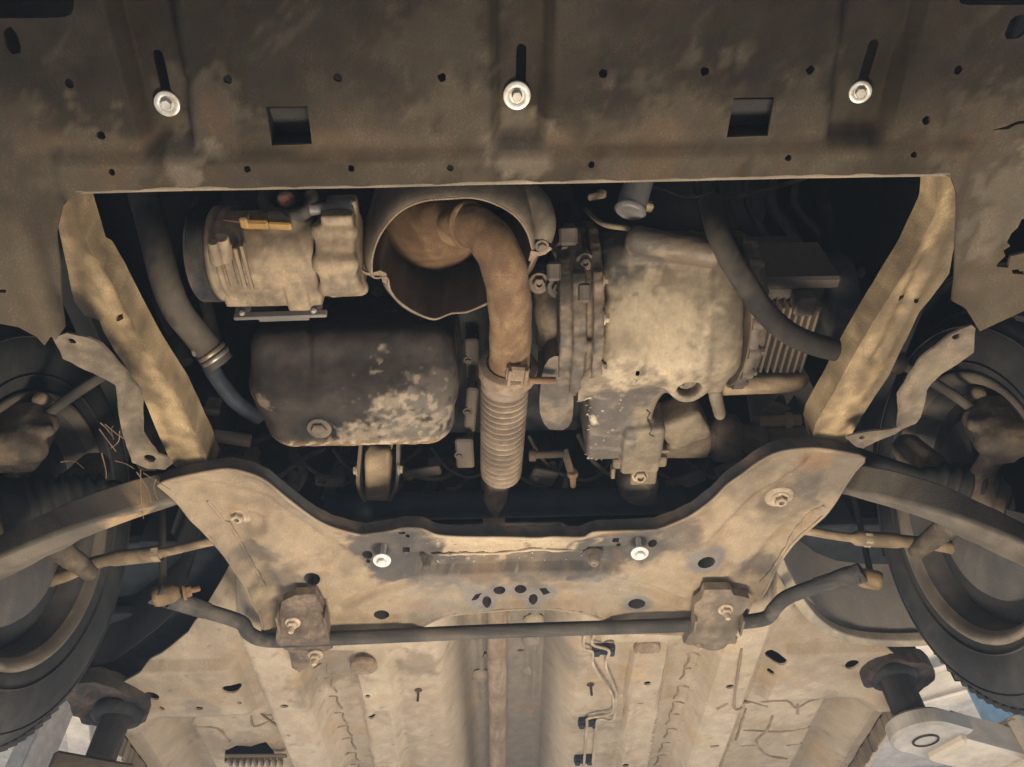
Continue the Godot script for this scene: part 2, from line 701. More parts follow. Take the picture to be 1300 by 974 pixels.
func _ready() -> void:
	# ----- camera -----
	var tilt := deg_to_rad(50.0)
	var yaw := deg_to_rad(1.7)
	var roll := deg_to_rad(2.5)
	f_dir = Vector3(sin(yaw) * cos(tilt), sin(tilt), -cos(yaw) * cos(tilt))
	var r0 := Vector3(cos(yaw), 0, sin(yaw))
	var u0 := r0.cross(f_dir)
	u_dir = u0 * cos(roll) + r0 * sin(roll)
	r_dir = r0 * cos(roll) - u0 * sin(roll)
	var cam := Camera3D.new()
	cam.name = "camera"
	cam.transform = Transform3D(Basis(r_dir, u_dir, -f_dir), Vector3(0, CY, 0))
	cam.fov = rad_to_deg(2.0 * atan(487.0 / 975.0))
	cam.near = 0.02
	cam.far = 60.0
	add_child(cam)
	# ----- light of the workshop: pale room light all round, and added unseen lights -----
	var env := Environment.new()
	env.background_mode = Environment.BG_COLOR
	env.background_color = Color(0.775, 0.785, 0.82)
	env.background_energy_multiplier = 0.85
	env.tonemap_mode = Environment.TONE_MAPPER_LINEAR
	env.tonemap_exposure = 1.0
	env.fog_enabled = true
	env.fog_density = 0.014
	env.fog_light_color = Color(0.78, 0.88, 1.0)
	env.sdfgi_enabled = true
	env.ssao_enabled = true
	env.ssil_enabled = true
	var we := WorldEnvironment.new()
	we.name = "workshop_air"
	we.environment = env
	add_child(we)
	unseen_light("underside_fill", Vector3(0.06, 0.80, -0.80), Vector3(0.04, 1.85, -0.72), Vector2(0.36, 0.26), 2.5, Color(1.0, 0.945, 0.85))  # unseen light added to brighten the underside
	unseen_light("side_light", Vector3(-2.6, 0.75, -2.3), Vector3(-0.1, 1.9, -1.5), Vector2(1.6, 0.9), 5.2, Color(1.0, 0.965, 0.92))  # unseen side lights, standing for the open sides of the workshop
	unseen_light("side_light", Vector3(2.8, 0.75, -2.3), Vector3(0.1, 1.9, -1.5), Vector2(1.6, 0.9), 6.0, Color(1.0, 0.965, 0.92))
	unseen_light("ceiling_fill", Vector3(3.2, 2.6, -5.0), Vector3(3.2, 5.0, -5.4), Vector2(2.0, 0.6), 15.0, Color(1.0, 0.92, 0.82))  # unseen upward lights added to brighten the ceiling
	unseen_light("ceiling_fill", Vector3(-3.2, 2.6, -5.0), Vector3(-3.2, 5.0, -5.4), Vector2(2.0, 0.6), 15.0, Color(1.0, 0.92, 0.82))

	noise.seed = 11
	noise.frequency = 1.0
	noise.fractal_octaves = 4
	fine.seed = 23
	fine.frequency = 1.0
	fine.fractal_octaves = 2
	rng.seed = 5
	make_surfaces()

	# ----- large structure -----
	build_workshop()
	car = thing("car", "underside of a front wheel drive car raised on a lift, engine bay open from below", "car", Vector3(0, CY + 0.46, -0.9))
	build_shell()
	build_floor()
	build_undertray()
	build_rails()
	build_subframe()
	# ----- assemblies -----
	build_engine()
	build_compressor()
	build_exhaust()
	build_gearbox()
	build_suspension()
	build_wheels()
	build_clutter()
	build_lift()

func unseen_light(called: String, at: Vector3, towards: Vector3, size: Vector2, energy: float, tone: Color) -> void:
	var l := AreaLight3D.new()
	l.name = numbered(called, self)
	l.area_size = size
	l.light_energy = energy
	l.light_color = tone
	l.area_range = 30.0
	l.area_attenuation = 2.0
	l.shadow_enabled = true
	add_child(l, true)
	l.look_at_from_position(at, towards, Vector3.BACK)

func make_surfaces() -> void:
	var grit := grain(3, 1024, "grit")
	var pits := grain(5, 1024, "pits")
	var smooth := grain(9, 512, "smooth")
	var rusty := grain(15, 1024, "rust")
	surface("dusty_steel", grit, 0.47, 0.8, 0.22)
	surface("dusty_plastic", grit, 0.43, 0.72, 0.10, 0.0, 0.22)
	surface("rusty_steel", rusty, 0.24, 0.85, 0.8)
	surface("cast_metal", pits, 0.29, 0.72, 0.4)
	surface("painted_steel", smooth, 0.5, 0.5, 0.3)
	surface("oily_black", smooth, 0.37, 0.55, 0.4, 0.0, 0.2)
	surface("dull_black", pits, 0.29, 0.9, 0.4, 0.0, 0.08)
	surface("rubber", grit, 0.21, 0.85, 0.3, 0.0, 0.3)
	surface("zinc", smooth, 0.2, 0.42, 0.2, 0.35)
	surface("bare_steel", pits, 0.19, 0.45, 0.4, 0.7)
	surface("wall_paint", smooth, 1.7, 0.85, 0.2)

	var tan := lin(0.33, 0.225, 0.125)
	var pale := lin(0.44, 0.33, 0.215)
	skin("tray", "dusty_plastic", lin(0.023, 0.0185, 0.0138), lin(0.034, 0.027, 0.0195), 0.0, 0.6, 4.0, 0.12, tray_dirt)
	skin("frame", "dusty_steel", lin(0.165, 0.122, 0.08), lin(0.30, 0.22, 0.138), -0.25, 0.45, 5.0, 0.10, frame_dirt)
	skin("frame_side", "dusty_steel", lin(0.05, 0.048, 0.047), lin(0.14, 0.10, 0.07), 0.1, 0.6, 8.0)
	skin("rail", "dusty_steel", lin(0.17, 0.115, 0.06), lin(0.46, 0.325, 0.17), -0.2, 0.55, 6.0, 0.12, rail_dirt_light)  # pale tone stands in for the highlight on the rails
	skin("arm", "dusty_steel", lin(0.085, 0.068, 0.050), lin(0.145, 0.115, 0.082), 0.0, 0.5, 9.0, 0.18, arm_dirt)
	skin("floor", "dusty_steel", lin(0.36, 0.275, 0.185), lin(0.42, 0.33, 0.23), -0.1, 0.5, 3.0, 0.05, floor_dirt_tone)
	skin("tunnel", "dusty_steel", lin(0.27, 0.225, 0.175), lin(0.37, 0.29, 0.20), 0.0, 0.5, 5.0, 0.12)
	skin("rust", "rusty_steel", lin(0.19, 0.10, 0.046), lin(0.31, 0.185, 0.088), 0.0, 0.5, 16.0, 0.2)
	skin("pale_rust", "rusty_steel", lin(0.28, 0.185, 0.115), lin(0.42, 0.31, 0.21), 0.0, 0.6, 25.0, 0.12)
	skin("dark_rust", "rusty_steel", lin(0.030, 0.022, 0.018), lin(0.115, 0.065, 0.04), 0.05, 0.6, 20.0, 0.3)
	skin("shield", "dusty_steel", lin(0.15, 0.115, 0.08), lin(0.25, 0.19, 0.125), 0.0, 0.5, 12.0)
	skin("casting", "cast_metal", lin(0.125, 0.095, 0.062), lin(0.235, 0.178, 0.112), -0.2, 0.6, 7.0, 0.14, gearbox_dirt_light)
	skin("dark_casting", "cast_metal", lin(0.075, 0.057, 0.043), lin(0.175, 0.125, 0.08), 0.0, 0.55, 14.0, 0.25)
	skin("compressor", "cast_metal", lin(0.16, 0.115, 0.07), lin(0.31, 0.22, 0.13), -0.15, 0.5, 10.0, 0.12)
	skin("pan", "dusty_plastic", lin(0.036, 0.030, 0.027), lin(0.052, 0.042, 0.035), 0.1, 0.6, 6.0, 0.12, pan_dirt)
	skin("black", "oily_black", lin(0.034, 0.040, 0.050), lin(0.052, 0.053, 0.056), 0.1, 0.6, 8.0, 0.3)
	skin("engine", "dull_black", lin(0.034, 0.035, 0.038), lin(0.075, 0.064, 0.055), 0.1, 0.7, 9.0, 0.3)
	skin("hose", "rubber", lin(0.05, 0.045, 0.04), lin(0.10, 0.082, 0.062), 0.0, 0.5, 9.0)
	skin("dark_hose", "rubber", lin(0.030, 0.026, 0.022), lin(0.065, 0.053, 0.041), 0.0, 0.5, 9.0)
	skin("black_rubber", "rubber", lin(0.022, 0.023, 0.024), lin(0.045, 0.042, 0.038), 0.0, 0.6, 11.0)
	skin("tyre", "rubber", lin(0.030, 0.031, 0.033), lin(0.055, 0.052, 0.048), 0.0, 0.6, 6.0, 0.15)
	skin("rim", "dusty_steel", lin(0.10, 0.078, 0.058), lin(0.19, 0.15, 0.11), 0.0, 0.5, 7.0)
	skin("bar", "dusty_plastic", lin(0.055, 0.051, 0.048), lin(0.12, 0.10, 0.08), 0.0, 0.6, 12.0, 0.15)
	skin("zinc", "zinc", lin(0.74, 0.72, 0.68), lin(0.62, 0.57, 0.48), 0.1, 0.6, 40.0, 0.08)
	skin("washer", "zinc", lin(0.60, 0.57, 0.51), lin(0.42, 0.36, 0.28), 0.1, 0.5, 60.0, 0.12)
	skin("bellows", "cast_metal", lin(0.20, 0.145, 0.10), lin(0.33, 0.245, 0.165), 0.0, 0.6, 12.0, 0.10)
	skin("rim_dark", "dusty_steel", lin(0.075, 0.068, 0.062), lin(0.12, 0.105, 0.09), 0.0, 0.6, 7.0)
	skin("scale", "rusty_steel", lin(0.30, 0.225, 0.155), lin(0.46, 0.38, 0.29), 0.0, 0.5, 60.0, 0.2)
	skin("bay", "dusty_steel", lin(0.066, 0.052, 0.040), lin(0.125, 0.095, 0.066), 0.0, 0.6, 14.0, 0.2)
	skin("clamp", "rusty_steel", lin(0.125, 0.085, 0.058), lin(0.25, 0.175, 0.115), -0.1, 0.5, 18.0, 0.2)
	skin("steel", "bare_steel", lin(0.30, 0.27, 0.24), lin(0.22, 0.16, 0.10), 0.0, 0.5, 30.0)
	skin("dusty_bolt", "dusty_steel", lin(0.30, 0.225, 0.15), lin(0.45, 0.35, 0.24), 0.0, 0.5, 40.0)
	skin("bracket", "dusty_steel", lin(0.12, 0.09, 0.06), lin(0.22, 0.165, 0.105), -0.1, 0.55, 9.0)
	skin("grey_bracket", "painted_steel", lin(0.14, 0.125, 0.115), lin(0.22, 0.19, 0.16), 0.0, 0.5, 14.0)
	skin("grey_pipe", "painted_steel", lin(0.17, 0.16, 0.15), lin(0.11, 0.085, 0.065), 0.0, 0.5, 14.0)
	skin("yellow", "painted_steel", lin(0.36, 0.20, 0.05), lin(0.17, 0.115, 0.06), -0.1, 0.5, 40.0)
	skin("orange", "rusty_steel", lin(0.42, 0.16, 0.08), lin(0.10, 0.06, 0.045), 0.1, 0.5, 40.0)
	skin("liner", "dusty_plastic", lin(0.24, 0.21, 0.185), lin(0.31, 0.265, 0.22), 0.0, 0.6, 6.0, 0.12)
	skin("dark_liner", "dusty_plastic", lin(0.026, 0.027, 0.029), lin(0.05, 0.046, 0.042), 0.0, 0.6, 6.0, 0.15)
	skin("liner_lip", "dusty_plastic", lin(0.30, 0.25, 0.19), lin(0.42, 0.34, 0.24), 0.0, 0.6, 10.0, 0.12)
	skin("knuckle", "rusty_steel", lin(0.10, 0.073, 0.05), lin(0.21, 0.15, 0.092), -0.1, 0.5, 14.0)
	skin("tube_tan", "dusty_steel", lin(0.20, 0.14, 0.085), lin(0.34, 0.24, 0.14), 0.0, 0.5, 14.0)
	skin("straw", "dusty_steel", lin(0.13, 0.08, 0.038), lin(0.22, 0.145, 0.07), 0.0, 0.5, 30.0)
	skin("lift_grey", "painted_steel", lin(0.35, 0.315, 0.275), lin(0.45, 0.40, 0.34), 0.0, 0.5, 14.0, 0.1)
	skin("lift_cream", "painted_steel", lin(0.60, 0.50, 0.38), lin(0.48, 0.37, 0.25), 0.25, 0.6, 14.0, 0.1)
	skin("lift_black", "oily_black", lin(0.022, 0.022, 0.024), lin(0.05, 0.042, 0.036), 0.1, 0.6, 14.0, 0.2)
	skin("lift_blue", "painted_steel", lin(0.22, 0.42, 0.60), lin(0.28, 0.45, 0.6), 0.0, 0.6, 3.0, 0.06)
	skin("cream_wall", "wall_paint", lin(0.80, 0.74, 0.64), lin(0.76, 0.69, 0.58), 0.0, 0.6, 0.6, 0.04)
	skin("beam_paint", "wall_paint", lin(0.62, 0.58, 0.50), lin(0.56, 0.51, 0.43), 0.0, 0.6, 1.0, 0.05)
	skin("sealer", "rubber", lin(0.23, 0.165, 0.11), lin(0.32, 0.24, 0.17), 0.0, 0.5, 20.0)
	skin("crust", "rusty_steel", lin(0.50, 0.40, 0.29), lin(0.62, 0.54, 0.44), 0.0, 0.5, 60.0, 0.2)

# ---------- wear with a shape of its own, and light painted on rails and gearbox ----------
var tray_blots := []
func tray_dirt(p: Vector3, _n: Vector3, c: Color) -> Color:
	var w := 0.035 * noise.get_noise_3dv(p * 9.0)
	# road dust caked along the rear edge, rusty in places
	var t := smoothstep(-0.235, -0.30, p.z + w)
	c = c.lerp(lin(0.075, 0.056, 0.036), t * (0.55 + 0.45 * noise.get_noise_3dv(p * 14.0)))
	var r := smoothstep(-0.272, -0.292, p.z + w * 0.3) * (1.0 - smoothstep(-0.298, -0.310, p.z + w * 0.2))
	c = c.lerp(lin(0.105, 0.073, 0.044), r * smoothstep(-0.1, 0.35, noise.get_noise_3dv(p * Vector3(7, 1, 20))))
	c = c.lerp(lin(0.12, 0.090, 0.058), 0.75 * smoothstep(-0.33, -0.36, p.z) * smoothstep(-0.15, 0.4, noise.get_noise_3dv(p * 8.0 + Vector3(3, 9, 1)) + 0.15))
	var scuff := noise.get_noise_3dv(Vector3(p.x * 5.0 + p.z * 9.0, 3.0, p.z * 60.0 - p.x * 46.0))
	c = c.lerp(lin(0.085, 0.07, 0.052), 0.45 * smoothstep(0.22, 0.5, scuff) * smoothstep(-0.1, 0.4, noise.get_noise_3dv(p * 5.0 + Vector3(8, 8, 8))))
	for b in tray_blots:
		c = c.lerp(b[2], blot(p, b[0], b[1], 0.9) * b[3])
	return c

var frame_blots := []
func frame_dirt(p: Vector3, _n: Vector3, c: Color) -> Color:
	for b in frame_blots:
		c = c.lerp(b[2], blot(p, b[0], b[1], b[4]) * b[3])
	# rust where the paint has gone
	c = c.lerp(lin(0.20, 0.105, 0.05), 0.30 * smoothstep(0.28, 0.5, noise.get_noise_3dv(p * 11.0 + Vector3(9, 2, 8))))
	return c

func rail_dirt_light(p: Vector3, n: Vector3, c: Color) -> Color:
	# darker flanks; the paler band between is a highlight painted into the colour
	var d := absf(absf(p.x - 0.012) - 0.452) + 0.012 * noise.get_noise_3dv(p * 20.0) + 0.006 * fine.get_noise_3dv(p * 80.0)
	c = c.lerp(lin(0.11, 0.075, 0.042), 0.75 * smoothstep(0.026, 0.040, d))
	return c.lerp(lin(0.12, 0.085, 0.05), 0.5 * smoothstep(0.1, 0.5, noise.get_noise_3dv(p * 15.0 + Vector3(2, 4, 9))) * (1.0 if n.y < -0.5 else 1.0))

func arm_dirt(p: Vector3, _n: Vector3, c: Color) -> Color:
	return c.lerp(lin(0.36, 0.24, 0.12), 0.9 * blot(p, ph(144, 682, 0.655), 0.022, 0.9))

var floor_blots := []
func floor_dirt_tone(p: Vector3, _n: Vector3, c: Color) -> Color:
	for b in floor_blots:
		c = c.lerp(b[2], blot(p, b[0], b[1], b[4]) * b[3])
	c = c.lerp(lin(0.235, 0.20, 0.165), 0.8 * (1.0 - smoothstep(0.07, 0.125, absf(p.x - 0.01))))  # greyer and darker along the tunnel
	var s := fine.get_noise_3dv(p * Vector3(70, 70, 40))
	c = c.lerp(lin(0.15, 0.10, 0.06), smoothstep(0.55, 0.7, s) * 0.5)
	c = c.lerp(lin(0.40, 0.26, 0.13), 0.45 * smoothstep(0.2, 0.5, noise.get_noise_3dv(p * 6.0 + Vector3(1, 12, 4))))
	return c

var pan_blots := []
func pan_dirt(p: Vector3, n: Vector3, c: Color) -> Color:
	for b in pan_blots:
		c = c.lerp(b[2], blot(p, b[0], b[1], b[4]) * b[3])
	# blistered paint: pale specks of corrosion inside the worn patch
	var worn := blot(p, ph(520, 535, 0.803), 0.075, 0.8)
	c = c.lerp(lin(0.34, 0.265, 0.19), worn * 0.6 * smoothstep(0.18, 0.34, fine.get_noise_3dv(p * 55.0) + 0.5 * noise.get_noise_3dv(p * 26.0)))
	# flaking lower rim: rust with white crust
	var low := smoothstep(CY + 0.825, CY + 0.803, p.y) * smoothstep(-0.765, -0.79, p.z)
	c = c.lerp(lin(0.26, 0.165, 0.095), low)
	c = c.lerp(lin(0.55, 0.45, 0.34), low * smoothstep(0.15, 0.3, fine.get_noise_3dv(p * 60.0)))
	return c

var gearbox_dirt_light_blots := []
func gearbox_dirt_light(p: Vector3, _n: Vector3, c: Color) -> Color:  # dirt, with the belly highlight and top shading painted in
	for b in gearbox_dirt_light_blots:
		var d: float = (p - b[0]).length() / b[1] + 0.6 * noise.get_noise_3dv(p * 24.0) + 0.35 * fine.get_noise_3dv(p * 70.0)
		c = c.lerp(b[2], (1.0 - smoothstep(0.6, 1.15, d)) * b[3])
	# wiped streaks along the casing
	var s := fine.get_noise_3dv(p * Vector3(9, 45, 45))
	c = c.lerp(lin(0.44, 0.345, 0.225), 0.25 * smoothstep(0.15, 0.5, s))
	return c

# ---------- workshop behind the car ----------
func build_workshop() -> void:
	var mb := MB.new()
	box(mb, Vector3(0, 5.0, -7.0), Vector3(18, 0.15, 12), Basis.IDENTITY, 0.01)
	structure("ceiling", mb, "cream_wall")
	mb = MB.new()
	box(mb, Vector3(0, 2.45, -9.2), Vector3(18, 4.9, 0.2), Basis.IDENTITY, 0.01)
	structure("wall", mb, "cream_wall")
	var spans := [
		[Vector3(2.0, 4.78, -5.0), Vector3(16, 0.22, 0.16), 0.0, "white ceiling beam crossing behind the right front tyre", "beam"],
		[Vector3(4.2, 4.62, -6.6), Vector3(8, 0.24, 0.16), -0.55, "slanting white roof brace above the lift arm on the right", "beam"],
		[Vector3(-3.6, 4.66, -6.0), Vector3(0.2, 0.24, 6.0), 0.3, "cream roof beam seen past the left front tyre", "beam"]]
	for s in spans:
		var o := thing("ceiling_beam", s[3], s[4], s[0])
		mb = MB.new()
		var t := Basis(Vector3.UP, s[2])
		var sz: Vector3 = s[1]
		var along_x := sz.x > sz.z
		var web := Vector3(sz.x, sz.y, 0.02) if along_x else Vector3(0.02, sz.y, sz.z)
		box(mb, s[0], web, t, 0.004)
		part("web", mb, "beam_paint", o)
		for e in [-1, 1]:
			mb = MB.new()
			var fl := Vector3(sz.x, 0.025, sz.z) if along_x else Vector3(sz.x, 0.025, sz.z)
			box(mb, s[0] + Vector3(0, e * (sz.y / 2 + 0.0125), 0), fl, t, 0.004)
			part("flange", mb, "beam_paint", o)

# ---------- body shell: dark engine bay, wheel arches ----------
func build_shell() -> void:
	var mb := MB.new()
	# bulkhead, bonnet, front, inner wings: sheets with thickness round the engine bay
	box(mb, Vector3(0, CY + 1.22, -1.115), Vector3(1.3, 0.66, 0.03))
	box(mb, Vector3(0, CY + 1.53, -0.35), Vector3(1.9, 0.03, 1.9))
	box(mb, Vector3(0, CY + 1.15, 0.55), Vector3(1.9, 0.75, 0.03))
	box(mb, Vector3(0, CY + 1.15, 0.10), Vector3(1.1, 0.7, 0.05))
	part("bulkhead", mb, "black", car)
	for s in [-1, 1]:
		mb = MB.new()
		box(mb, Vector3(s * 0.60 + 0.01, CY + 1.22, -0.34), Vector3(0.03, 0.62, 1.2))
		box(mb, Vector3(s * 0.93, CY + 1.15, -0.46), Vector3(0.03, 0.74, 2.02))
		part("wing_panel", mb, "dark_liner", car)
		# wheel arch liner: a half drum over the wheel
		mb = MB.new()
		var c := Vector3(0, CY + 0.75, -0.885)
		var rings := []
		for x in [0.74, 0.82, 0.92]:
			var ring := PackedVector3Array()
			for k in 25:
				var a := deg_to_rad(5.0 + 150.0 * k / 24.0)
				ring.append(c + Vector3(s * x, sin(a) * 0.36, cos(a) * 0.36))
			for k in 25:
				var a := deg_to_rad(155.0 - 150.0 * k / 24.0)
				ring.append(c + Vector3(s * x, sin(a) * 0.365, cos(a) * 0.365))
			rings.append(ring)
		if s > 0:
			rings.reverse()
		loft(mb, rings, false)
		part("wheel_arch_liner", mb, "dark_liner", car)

# ---------- floor pan with tunnel, seat strips, side members and sills ----------
func floor_y(x: float, z: float) -> float:
	var c := absf(x - 0.01)
	var y := CY + 0.80
	# tunnel
	var half := 0.118 + 0.03 * smoothstep(-1.24, -1.14, z)
	y += 0.105 * (1.0 - smoothstep(half - 0.052, half + 0.024, c))
	# pressed horseshoe rim in the tunnel roof
	var inner := maxf(c - 0.058, z + 1.265)
	y -= 0.011 * (1.0 - smoothstep(0.003, 0.009, absf(inner))) * step01(-1.75, -1.70, z) * step01(0.09, 0.07, c)
	y -= 0.004 * (1.0 - smoothstep(0.002, 0.007, absf(inner + 0.016))) * step01(-1.70, -1.6, z)
	# flat seat strips on both sides of the tunnel
	var strip_c := 0.262 + 0.012 * smoothstep(-1.4, -1.8, z)
	if x > 0:
		strip_c += 0.012
	var strip := bump(c, strip_c, 0.030, 0.008) * step01(-1.325, -1.345, z)
	y -= 0.019 * strip
	y += 0.006 * bump(c, strip_c, 0.012, 0.008) * step01(-1.52, -1.53, z) * step01(-1.77, -1.75, z)
	# front crossmember of the floor
	y -= 0.016 * bump(z, -1.25, 0.045, 0.02) * step01(0.16, 0.18, c) * step01(0.39, 0.36, c)
	# side members
	var rail := bump(c, 0.428, 0.032, 0.030)
	y -= 0.054 * rail
	# outer floor steps up a little, jacking box in front
	y -= 0.012 * step01(0.48, 0.50, c)
	y -= 0.020 * step01(0.50, 0.53, c) * bump(z, -1.415, 0.085, 0.012)
	y += 0.035 * step01(0.655, 0.69, c) * step01(-1.50, -1.56, z)
	y -= 0.055 * step01(0.70, 0.76, c) * step01(-1.46, -1.54, z)
	# toe board climbing forward
	y += 0.85 * maxf(0.0, z + 1.205) * step01(0.14, 0.2, c) + 0.5 * maxf(0.0, z + 1.3) * step01(0.5, 0.6, c)
	y += 0.003 * noise.get_noise_2d(x * 9.0, z * 9.0)
	return y

func build_floor() -> void:
	var holes := []
	for q in [[293, 877, 12, 6], [192, 886, 9, 6], [204, 902, 4, 3], [252, 901, 5, 3], [303, 895, 3, 2], [988, 843, 13, 7], [1083, 846, 9, 6], [981, 861, 4, 3], [363, 885, 6, 3], [924, 860, 6, 3],
			[468, 873, 4, 2.5], [473, 900, 5, 3], [820, 856, 5, 3.5], [812, 884, 5, 3], [516, 815, 7, 4], [772, 806, 8, 4], [615, 831, 4, 2], [661, 828, 5, 2], [793, 962, 5, 3]]:
		var h := 0.80
		if absf(q[0] - 640) > 260:
			h = 0.765
		if absf(q[0] - 640) < 40:
			h = 0.90
		var p := ph(q[0], q[1], h)
		var s := p.distance_to(Vector3(0, CY, 0)) / 975.0
		holes.append(ring2(xz(p), q[2] * s * 0.86, q[3] * s * 1.45, 12))
	holes.append(flat([286, 952, 300, 946, 318, 947, 338, 940, 346, 950, 352, 962, 318, 966, 285, 967], 0.79))
	var dark := lin(0.13, 0.095, 0.065)
	for q in [[165, 770, 0.11, 0.15, 0.9], [270, 945, 0.06, 0.18, 0.55], [320, 940, 0.05, 0.16, 0.5], [260, 885, 0.035, 0.5, 0.4], [720, 850, 0.05, 0.55, 0.5], [420, 850, 0.08, 0.35, 0.6], [1040, 880, 0.05, 0.35, 0.5], [535, 850, 0.05, 0.3, 0.7], [760, 925, 0.06, 0.2, 0.7]]:
		floor_blots.append([ph(q[0], q[1], 0.79), q[2], dark if q[3] < 0.4 else lin(0.24, 0.185, 0.135), clampf(q[3] + 0.2, 0, 1), q[4]])
	for q in [[870, 750, 0.12], [1000, 890, 0.1], [490, 880, 0.05], [440, 940, 0.15], [860, 930, 0.15]]:
		floor_blots.append([ph(q[0], q[1], 0.79), q[2], lin(0.50, 0.40, 0.28), 0.6, 0.8])
	var outline := PackedVector2Array([Vector2(-0.78, -2.6), Vector2(0.79, -2.6), Vector2(0.79, -1.42), Vector2(0.74, -1.33), Vector2(0.60, -1.26), Vector2(0.50, -1.12), Vector2(0.20, -1.09), Vector2(-0.18, -1.09), Vector2(-0.48, -1.12), Vector2(-0.58, -1.26), Vector2(-0.72, -1.36), Vector2(-0.78, -1.45)])
	var mb := MB.new()
	sheet(mb, outline, holes, floor_y, 0.0075, 0.004)
	var floor_pan := part("floor_pan", mb, "floor", car, "dusty pale tan floor pan with tunnel and pressed ribs")
	# closing sheet above so that holes look into a dark cavity
	mb = MB.new()
	box(mb, Vector3(0, CY + 0.99, -1.85), Vector3(0.5, 0.02, 1.5))
	for s in [-1, 1]:
		box(mb, Vector3(s * 0.54, CY + 0.93, -1.87), Vector3(0.66, 0.02, 1.46))
		box(mb, Vector3(s * 0.845, CY + 0.90, -2.05), Vector3(0.03, 0.12, 1.2))
		box(mb, Vector3(s * 0.70, CY + 0.88, -1.44), Vector3(0.28, 0.02, 0.30))
	part("floor_liner", mb, "black", floor_pan)
	# sill outer panels and their seam flange
	for s in [-1, 1]:
		mb = MB.new()
		var prof := rounded([Vector2(-0.028, 0.0), Vector2(0.022, 0.012), Vector2(0.030, 0.09), Vector2(-0.028, 0.09)], 0.010)
		var path := PackedVector3Array()
		for k in 12:
			path.append(Vector3(s * 0.826 + 0.005, CY + 0.765 + 0.002 * sin(k * 1.7), lerpf(-1.47, -2.7, k / 11.0)))
		sweep(mb, path, prof if s < 0 else mirrored(prof))
		part("sill", mb, "floor", car)
		mb = MB.new()
		for k in 60:
			var z0 := lerpf(-1.50, -2.55, k / 60.0)
			var z1 := lerpf(-1.50, -2.55, (k + 1) / 60.0)
			var w0 := 0.004 * noise.get_noise_2d(k * 7.7, s)
			box(mb, Vector3(s * 0.79 + 0.005 + w0, CY + 0.752 + 0.004 * noise.get_noise_2d(k * 9.1, 5.0), (z0 + z1) / 2), Vector3(0.0045, 0.034, absf(z1 - z0) * 1.02), Basis(Vector3.UP, w0 * 20.0), 0.001)
		part("seam_flange", mb, "bracket", car)
	# brushed-on sealer seams: zigzag beads along the side members
	for s in [-1, 1]:
		for k in 9:
			var z := -1.37 - k * 0.062 + rng.randf_range(-0.008, 0.008)
			var x: float = s * (0.352 - k * 0.0012) + 0.01 + rng.randf_range(-0.003, 0.003)
			mb = MB.new()
			bead(mb, [on_floor(x, z), on_floor(x + s * 0.003, z - 0.022), on_floor(x - s * 0.002, z - rng.randf_range(0.036, 0.05))], 0.0020)
			part("sealer_bead", mb, "sealer", floor_pan)
			mb = MB.new()
			bead(mb, [on_floor(x + s * 0.001, z + 0.002), on_floor(x + s * 0.010, z + 0.003), on_floor(x + s * rng.randf_range(0.014, 0.026), z + 0.001)], 0.0016)
			part("sealer_bead", mb, "sealer", floor_pan)
	# cracked underseal on the outer floor, right
	for q in [[935, 800, 926, 872, 935, 878, 938, 892, 955, 895, 975, 901], [968, 895, 1000, 893, 1012, 902, 1030, 893, 1050, 890], [948, 903, 943, 920, 935, 942], [982, 912, 975, 930, 962, 945, 975, 962, 1000, 966], [1014, 897, 1014, 910],
			[945, 930, 990, 932, 1030, 928], [920, 952, 960, 950], [908, 925, 897, 926], [918, 870, 905, 878], [1000, 950, 1020, 948]]:
		mb = MB.new()
		var pts := []
		for k in range(0, q.size(), 2):
			var p := ph(q[k], q[k + 1], 0.782)
			pts.append(on_floor(p.x, p.z))
		bead(mb, pts, 0.0026)
		part("sealer_bead", mb, "sealer", floor_pan)
	for q in [[330, 910, 355, 908, 372, 912], [250, 905, 245, 925, 275, 928, 290, 945], [318, 912, 322, 925, 345, 918]]:
		mb = MB.new()
		var pts := []
		for k in range(0, q.size(), 2):
			var p := ph(q[k], q[k + 1], 0.782)
			pts.append(on_floor(p.x, p.z))
		bead(mb, pts, 0.0026)
		part("sealer_bead", mb, "sealer", floor_pan)
	# rows of spot welds along the side members, seat strips and crossmember
	mb = MB.new()
	for s in [-1, 1]:
		for row in [0.375, 0.482, 0.222, 0.312]:
			for k in 15:
				var p := on_floor(s * (row + rng.randf_range(-0.002, 0.002)) + 0.01, -1.36 - k * 0.043 + rng.randf_range(-0.004, 0.004))
				lathe(mb, p + Vector3(0, 0.0015, 0), Vector3.DOWN, [0.0042, 0.0, 0.0038, 0.002, 0.0026, 0.0022, 0.0018, 0.0014, 0.0004, 0.0012], 10)
	part("spot_weld", mb, "floor", floor_pan).set_meta("kind", "stuff")
	# oval pressed caps on the seat strips and studs hanging from the floor
	for q in [[462, 843], [822, 828]]:
		mb = MB.new()
		var p := ph(q[0], q[1], 0.785)
		p.y = floor_y(p.x, p.z)
		lathe(mb, p + Vector3(0, 0.004, 0), Vector3.DOWN, [0.026, 0.0, 0.026, 0.007, 0.023, 0.010, 0.017, 0.0095, 0.012, 0.011], 24)
		part("pressed_cap", mb, "pale_rust", floor_pan)
	for q in [[531, 885], [750, 878]]:
		mb = MB.new()
		var p := ph(q[0], q[1] - 6, 0.795)
		p.y = floor_y(p.x, p.z)
		lathe(mb, p, Vector3.DOWN, [0.007, 0.0, 0.008, 0.002, 0.0028, 0.004, 0.0028, 0.024, 0.001, 0.026], 10)
		part("stud", mb, "dark_rust", floor_pan)
